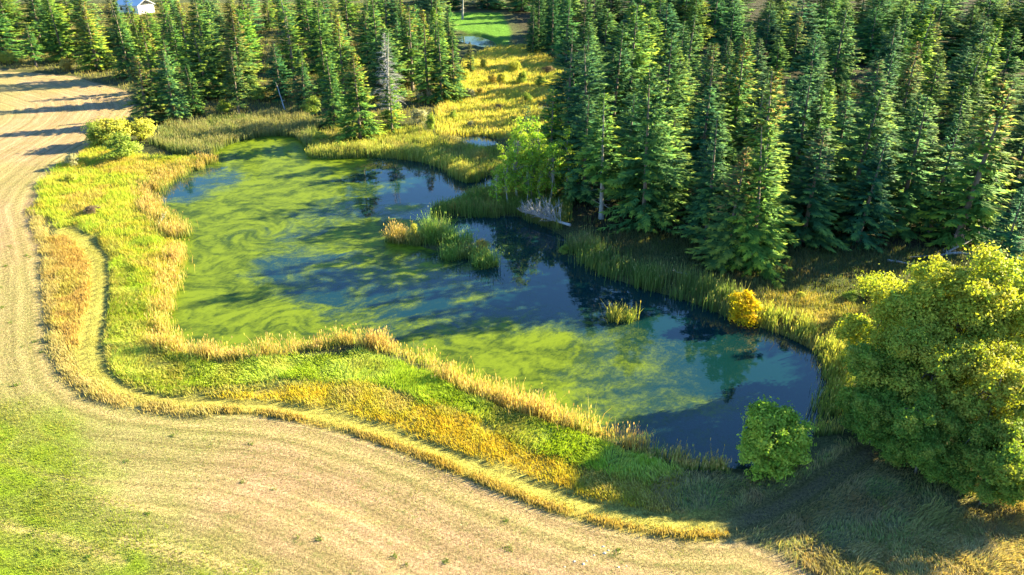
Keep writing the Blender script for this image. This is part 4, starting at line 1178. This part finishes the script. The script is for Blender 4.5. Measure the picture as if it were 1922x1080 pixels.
for (tx, ty, h, k, wz, lab) in [
    (200, 218, 5.2, 'y', 1.5, 'large yellow green shrub at the field edge by the brown spruce'), (258, 220, 4.4, 'y', 1.15, 'yellow shrub between the largest yellow green shrub and the reeds'),
    (222, 258, 4.0, 'g', 1.5, 'green bush in front of the large yellow shrub'), (178, 236, 4.0, 'g', 1.1, 'green shrub leaning over the bare field'),
    (132, 290, 2.2, 'w', 1.0, 'small pale grey shrub on the field edge'), (130, 325, 1.6, 'y', 1.3, 'low yellow bush below the small pale grey shrub'),
    (168, 385, 1.5, 'd', 1.3, 'dry brown twiggy bush in the tan bank grass'),
    (965, 108, 3.6, 'y', .95, 'rounded yellow shrub in the shaded marsh, uppermost of three'), (942, 132, 3.2, 'y', .95, 'golden green shrub in the marsh, left of three'),
    (980, 132, 3.2, 'g', .8, 'pale green shrub in the marsh, right of three'), (925, 135, 2.4, 'o', .9, 'small orange shrub beside the three marsh shrubs'),
    (907, 105, 3.0, 'y', .6, 'narrow yellow sapling at the shaded marsh edge'), (870, 125, 3.5, 'y', 1.0, 'yellow shrub below the rust brown conifer'),
    (858, 150, 3.4, 'g', 1.1, 'green bush at the end of the spruce row by the marsh'), (882, 162, 2.6, 'w', .9, 'pale shrub at the edge of the golden marsh'),
    (828, 155, 3.2, 'y', .9, 'yellowish shrub under the spruces beside the marsh'), (795, 158, 4.0, 'w', .9, 'pale dry shrub among the trunks left of the marsh'),
    (788, 205, 3.2, 'w', 1.1, 'greyish willow bush at the base of the golden marsh'), (738, 205, 3.0, 'y', 1.2, 'yellow bush in front of the loose yellow spruce'),
    (660, 232, 2.8, 'w', 1.0, 'whitish dry shrub on the spit by the cone laden spruce'), (935, 190, 1.6, 'd', 1.1, 'small dark shrub standing alone in the golden marsh'),
    (850, 205, 1.8, 'g', 1.0, 'low green shrub at the lower corner of the golden marsh'), (884, 222, 1.4, 'w', 1.0, 'pale low shrub just above the small marsh pool'), (962, 212, 1.6, 'y', .9, 'small yellow shrub in the marsh below the dark one'),
    (990, 172, 2.0, 'g', 1.0, 'green shrub in the marsh near the forest edge'), (1015, 140, 2.6, 'g', 1.1, 'tall green shrub at the shaded marsh margin'), (902, 160, 1.7, 'o', 1.0, 'russet shrub in the upper golden marsh'),
    (1000, 218, 1.5, 'w', 1.1, 'pale shrub in the marsh beside the tiny pool'), (1030, 118, 2.6, 'd', 1.1, 'dull brown shrub under the far spruce clump'),
    (808, 215, 3.4, 'g', .6, 'small green sapling beside the greyish willow bush'),
    (600, 245, 2.0, 'g', 1.5, 'dark green shrub at the root of the spit'), (640, 262, 1.6, 'g', 1.3, 'low green bush at the water side of the spit'),
    (480, 165, 3.0, 'g', 1.2, 'shaded green bush under the inlet spruces'), (585, 185, 3.5, 'g', 1.2, 'shaded bush beside the leaning dead trunk'),
    (420, 190, 2.6, 'g', 1.3, 'dark bush at the back of the inlet reeds'), (10, 95, 3.5, 'y', 1.3, 'yellow bush at the far frame edge of the field'),
    (120, 110, 3, 'o', 1.0, 'orange brown bush below the big field edge spruces'),
    (820, 372, 1.4, 'd', .7, 'grey twiggy bush at the tip of the grove point'), (850, 372, 1.6, 'o', .7, 'red and yellow bush on the grove point'),
    (800, 412, 1.9, 'd', .75, 'purple grey twiggy bush on the reed island'), (905, 440, 2.2, 'o', .75, 'brown and yellow bush at the end of the reed island'), (775, 408, 1.8, 'y', .5, 'small yellow leaved bush on the reed island'),
    (1640, 530, 2.0, 'o', 1.2, 'brown brush heap behind the sunlit bank strip'), (1600, 545, 1.4, 'g', 1.2, 'green low bush by the sunlit bank strip'),
    (1505, 548, .9, 'y', 1.2, 'low yellow bush at the top of the sunlit bank strip'), (1590, 660, 1.6, 'g', 1.0, 'green bush in the reeds at the bend of the bank'),
    (1060, 445, 1.4, 'g', 1.0, 'grey green bush at the foot of the fallen dead tree'), (1460, 530, .9, 'g', 1.3, 'low shaded bush behind the golden sapling')]:
    x, y = top_at(tx, ty, h)
    plant_broad(SH[k], x, y, h / 4 * wz, lab, None, 'shrub', 'shrub', zs=h / 4)

# reed clumps of the island and the small one in open water: each stands alone
def reedclump(name, px, py, rx, ry, h, basec, tipc, n, label, seed, plume=.2):
    x0, y0 = G(px, py, -.7)
    r = np.random.default_rng(seed)
    a = r.uniform(0, 6.28, n); q = np.sqrt(r.random(n))
    x = x0 + np.cos(a) * q * rx; y = y0 + np.sin(a) * q * ry
    x = x + r.normal(0, .3, n); y = y + r.normal(0, .25, n)
    o = blades(name, x, y, h * 1.05, .06, basec, tipc, .75, (0, 0), seed, M_REED, label=label, cat='reeds', plume=plume, kind=None, hmod=.9, hvar=.6, cf=.9)
    o['group'] = 'reed clumps standing in the pond'


GRN = [(.20, .36, .06), (.26, .40, .08), (.34, .40, .11)]
reedclump('reed_clump', 745, 452, 1.3, 1.0, 1.5, GREENS, TAN, 420, 'tan tipped reed clump at the sunlit end of the island', 201, .5)
reedclump('reed_clump', 782, 456, 1.2, 1.1, 1.5, GREENS, [(.30, .30, .07), (.36, .30, .09)], 420, 'yellowish reed clump next to the sunlit end of the island', 202)
reedclump('reed_clump', 818, 452, 1.9, 1.6, 2.1, GREENS, GRN, 700, 'broad green reed clump in the middle of the island', 203)
reedclump('reed_clump', 845, 484, 1.0, .8, 1.7, GREENS, GRN, 380, 'bright green reed clump jutting from the near side of the island', 204)
reedclump('reed_clump', 862, 462, 1.8, 1.5, 2.0, GREENS, GRN, 650, 'tall green reed clump behind the jutting one on the island', 205)
reedclump('reed_clump', 882, 480, 1.2, .9, 1.4, GREENS, GRN + [(.26, .24, .12)], 380, 'low grey green reed clump between the two bright island clumps', 206)
reedclump('reed_clump', 910, 497, 1.4, .9, 1.8, GREENS, GRN, 480, 'bright green reed clump at the near tip of the island', 207)
reedclump('reed_clump', 1165, 597, 1.7, 1.0, 1.3, GREENS + [(.28, .28, .05)], [(.42, .36, .08), (.34, .34, .06), (.24, .30, .06)], 420, 'small yellow green reed clump alone in open water', 208, .3)

# ------------------------------------------------------------------ dead wood
def dead_tree(name, a, b, r0, nb, bl, label, up=.7, seed=0, z0=.25, z1=.3, cat='fallen tree', bias=None):
    R = np.random.default_rng(seed)
    A = np.array([*G(*a), z0]); B = np.array([*G(*b), z1])
    e = empty(name, A)
    A0 = np.zeros(3); B0 = B - A
    ts = np.linspace(0, 1, 7)
    P = A0 + (B0 - A0) * ts[:, None] + R.normal(0, .04, (7, 3))
    v, f = tube(P, r0 * (1 - .85 * ts) + .01, 7)
    obj('trunk', mesh('trunk', v, f, None, M_DEAD, True), e)
    ax = B0 / np.linalg.norm(B0)
    for i in range(nb):
        parts = []
        t = R.uniform(.12, 1.0) ** .8
        p = A0 + (B0 - A0) * t
        d = R.normal(0, 1, 3); d -= ax * d.dot(ax); d /= np.linalg.norm(d); d = d + ax * R.uniform(.2, .7); d[2] = abs(d[2]) * .8 + up * R.random()
        if bias is not None: d += np.array(bias)
        d /= np.linalg.norm(d)
        L = bl * R.uniform(.4, 1.1) * (1.1 - .6 * t)
        m = p + d * L * .5 + R.normal(0, .06, 3) * L
        q = p + d * L + R.normal(0, .08, 3) * L
        parts.append(tube([p, m, q], [.045, .03, .01], 4))
        for _ in range(3):
            s = R.uniform(.3, .95); ss = p + (q - p) * s; dd = d + R.normal(0, .6, 3); dd /= np.linalg.norm(dd)
            parts.append(tube([ss, ss + dd * L * .18, ss + dd * L * .32], [.022, .016, .006], 3))
        v, f = join(parts)
        obj('branch', mesh('branch', v, f, None, M_DEAD, True), e)
    tag(e, label, cat)
    return e


dead_tree('fallen_tree', (1070, 428), (982, 402), .2, 110, 3.3, 'fallen dead grey tree with bare upright branches lying into the pond', .9, 301, .5, .35)
dead_tree('fallen_log', (1820, 478), (1705, 487), .2, 10, 1.2, 'pale fallen log with broken branches below the front spruces', .4, 302)
dead_tree('dead_branch', (1775, 480), (1868, 445), .14, 26, 2.6, 'bare dead branching treetop lying at the foot of the spruces', .8, 303, .4, 1.6, 'dead branch')
dead_tree('fallen_log', (1665, 492), (1725, 503), .16, 4, .7, 'dark fallen log in the shaded grass before the pale log', .3, 304)
dead_tree('dead_stump', (1762, 535), (1748, 515), .18, 5, .8, 'broken pale stump poking up behind the leafy trees', .5, 305, .2, 1.8, 'stump')
dead_tree('driftwood', (298, 424), (312, 404), .06, 14, .7, 'bare driftwood twigs at the left shore of the pond', .5, 306, .15, .35, 'driftwood')
dead_tree('leaning_trunk', (535, 208), (520, 188), .13, 4, .8, 'pale dead trunk leaning at the back of the inlet', .3, 307, .1, 5.0, 'dead trunk')
dead_tree('fallen_log', (1290, 520), (1262, 512), .14, 5, .6, 'short dark log on the shaded bank above the reed belt', .4, 308)

M_STONE = bark_mat('pale_stone', (0.34, 0.31, 0.26), (0.56, 0.53, 0.48), 9)
for _i, (_px, _py, _s) in enumerate([(1060, 1064, .16), (1078, 1054, .2), (1095, 1059, .24), (1101, 1053, .17), (1115, 1042, .19), (1132, 1026, .21), (1135, 1038, .26), (1142, 1033, .18), (1161, 1065, .2), (1176, 1063, .15)]):
    _x, _y = G(_px, _py)
    r9 = np.random.default_rng(400 + _i)
    th = np.linspace(0, 2 * math.pi, 9)[:-1]
    V_ = [[0, 0, .62]]
    for zz_, rr_ in ((.45, .6), (.15, 1.0), (-.2, .85)):
        V_ += [[math.cos(t) * rr_ * r9.uniform(.75, 1.15), math.sin(t) * rr_ * r9.uniform(.7, 1.1), zz_ * r9.uniform(.8, 1.2)] for t in th]
    F_ = [[0, 1 + k, 1 + (k + 1) % 8] for k in range(8)]
    for q_ in (0, 1):
        for k in range(8):
            a_, b_ = 1 + q_ * 8 + k, 1 + q_ * 8 + (k + 1) % 8
            F_ += [[a_, a_ + 8, b_ + 8], [a_, b_ + 8, b_]]
    st_ = obj('field_stone', mesh('field_stone', np.array(V_) * _s * .5, F_, None, M_STONE), None, (_x, _y, float(zat(np.array([_x]), np.array([_y]))[0]) - .02))
    tag(st_, f'small pale stone on the stubble, {WORDS[_i]} from left of the loose stone scatter', 'stone', 'pale stones scattered on the field')

# ------------------------------------------------------------------ white house glimpsed behind the trees
M_WALL = bark_mat('white_paint', (0.72, 0.72, 0.72), (0.8, 0.8, 0.79), 3)
M_ROOF = bark_mat('pale_metal_roof', (0.55, 0.58, 0.62), (0.66, 0.68, 0.7), 2)
def box(cx, cy, cz, sx, sy, sz):
    v = np.array([[x, y, z] for z in (-1, 1) for y in (-1, 1) for x in (-1, 1)], float) * [sx / 2, sy / 2, sz / 2] + [cx, cy, cz]
    f = np.array([[0, 2, 3, 1], [4, 5, 7, 6], [0, 1, 5, 4], [2, 6, 7, 3], [0, 4, 6, 2], [1, 3, 7, 5]])
    return v, f


hx, hy = G(256, 24)
e = empty('white_house', (hx, hy, 0), math.radians(-28))
v, f = box(0, 0, 1.5, 12, 7, 3); obj('wall', mesh('wall', v, f, None, M_WALL), e)
rv = np.array([[-6.5, -4, 2.9], [6.5, -4, 2.9], [6.5, 0, 5.1], [-6.5, 0, 5.1], [-6.5, 4, 2.9], [6.5, 4, 2.9], [-6.5, -4, 3.08], [6.5, -4, 3.08], [6.5, 0, 5.28], [-6.5, 0, 5.28], [-6.5, 4, 3.08], [6.5, 4, 3.08]])
rf = np.array([[6, 7, 8, 9], [9, 8, 11, 10], [0, 3, 2, 1], [3, 4, 5, 2], [0, 1, 7, 6], [4, 10, 11, 5], [0, 6, 9, 3], [3, 9, 10, 4], [1, 2, 8, 7], [2, 5, 11, 8]])
obj('roof', mesh('roof', rv, rf, None, M_ROOF), e)
mg, nt, out = newmat('dark_glass')
p = N(nt, 'ShaderNodeBsdfPrincipled'); p.inputs['Base Color'].default_value = (.02, .03, .04, 1); p.inputs['Roughness'].default_value = .1; nt.links.new(p.outputs[0], out.inputs[0])
for xw in (-3.5, 0, 3.5):
    v, f = box(xw, -3.52, 1.6, 1.3, .06, 1.2); w_ = obj('window', mesh('window', v, f, None, mg), e)
    v, f = box(xw, -3.53, .95, 1.5, .16, .1); obj('sill', mesh('sill', v, f, None, M_WALL), w_)
tag(e, 'small white house with a pale roof glimpsed between the trees behind the field', 'house')

print('tris', sum(sum(len(p.vertices) - 2 for p in m.polygons) if len(m.polygons) < 5000 else len(m.polygons) * (len(m.polygons[0].vertices) - 2) for m in bpy.data.meshes))
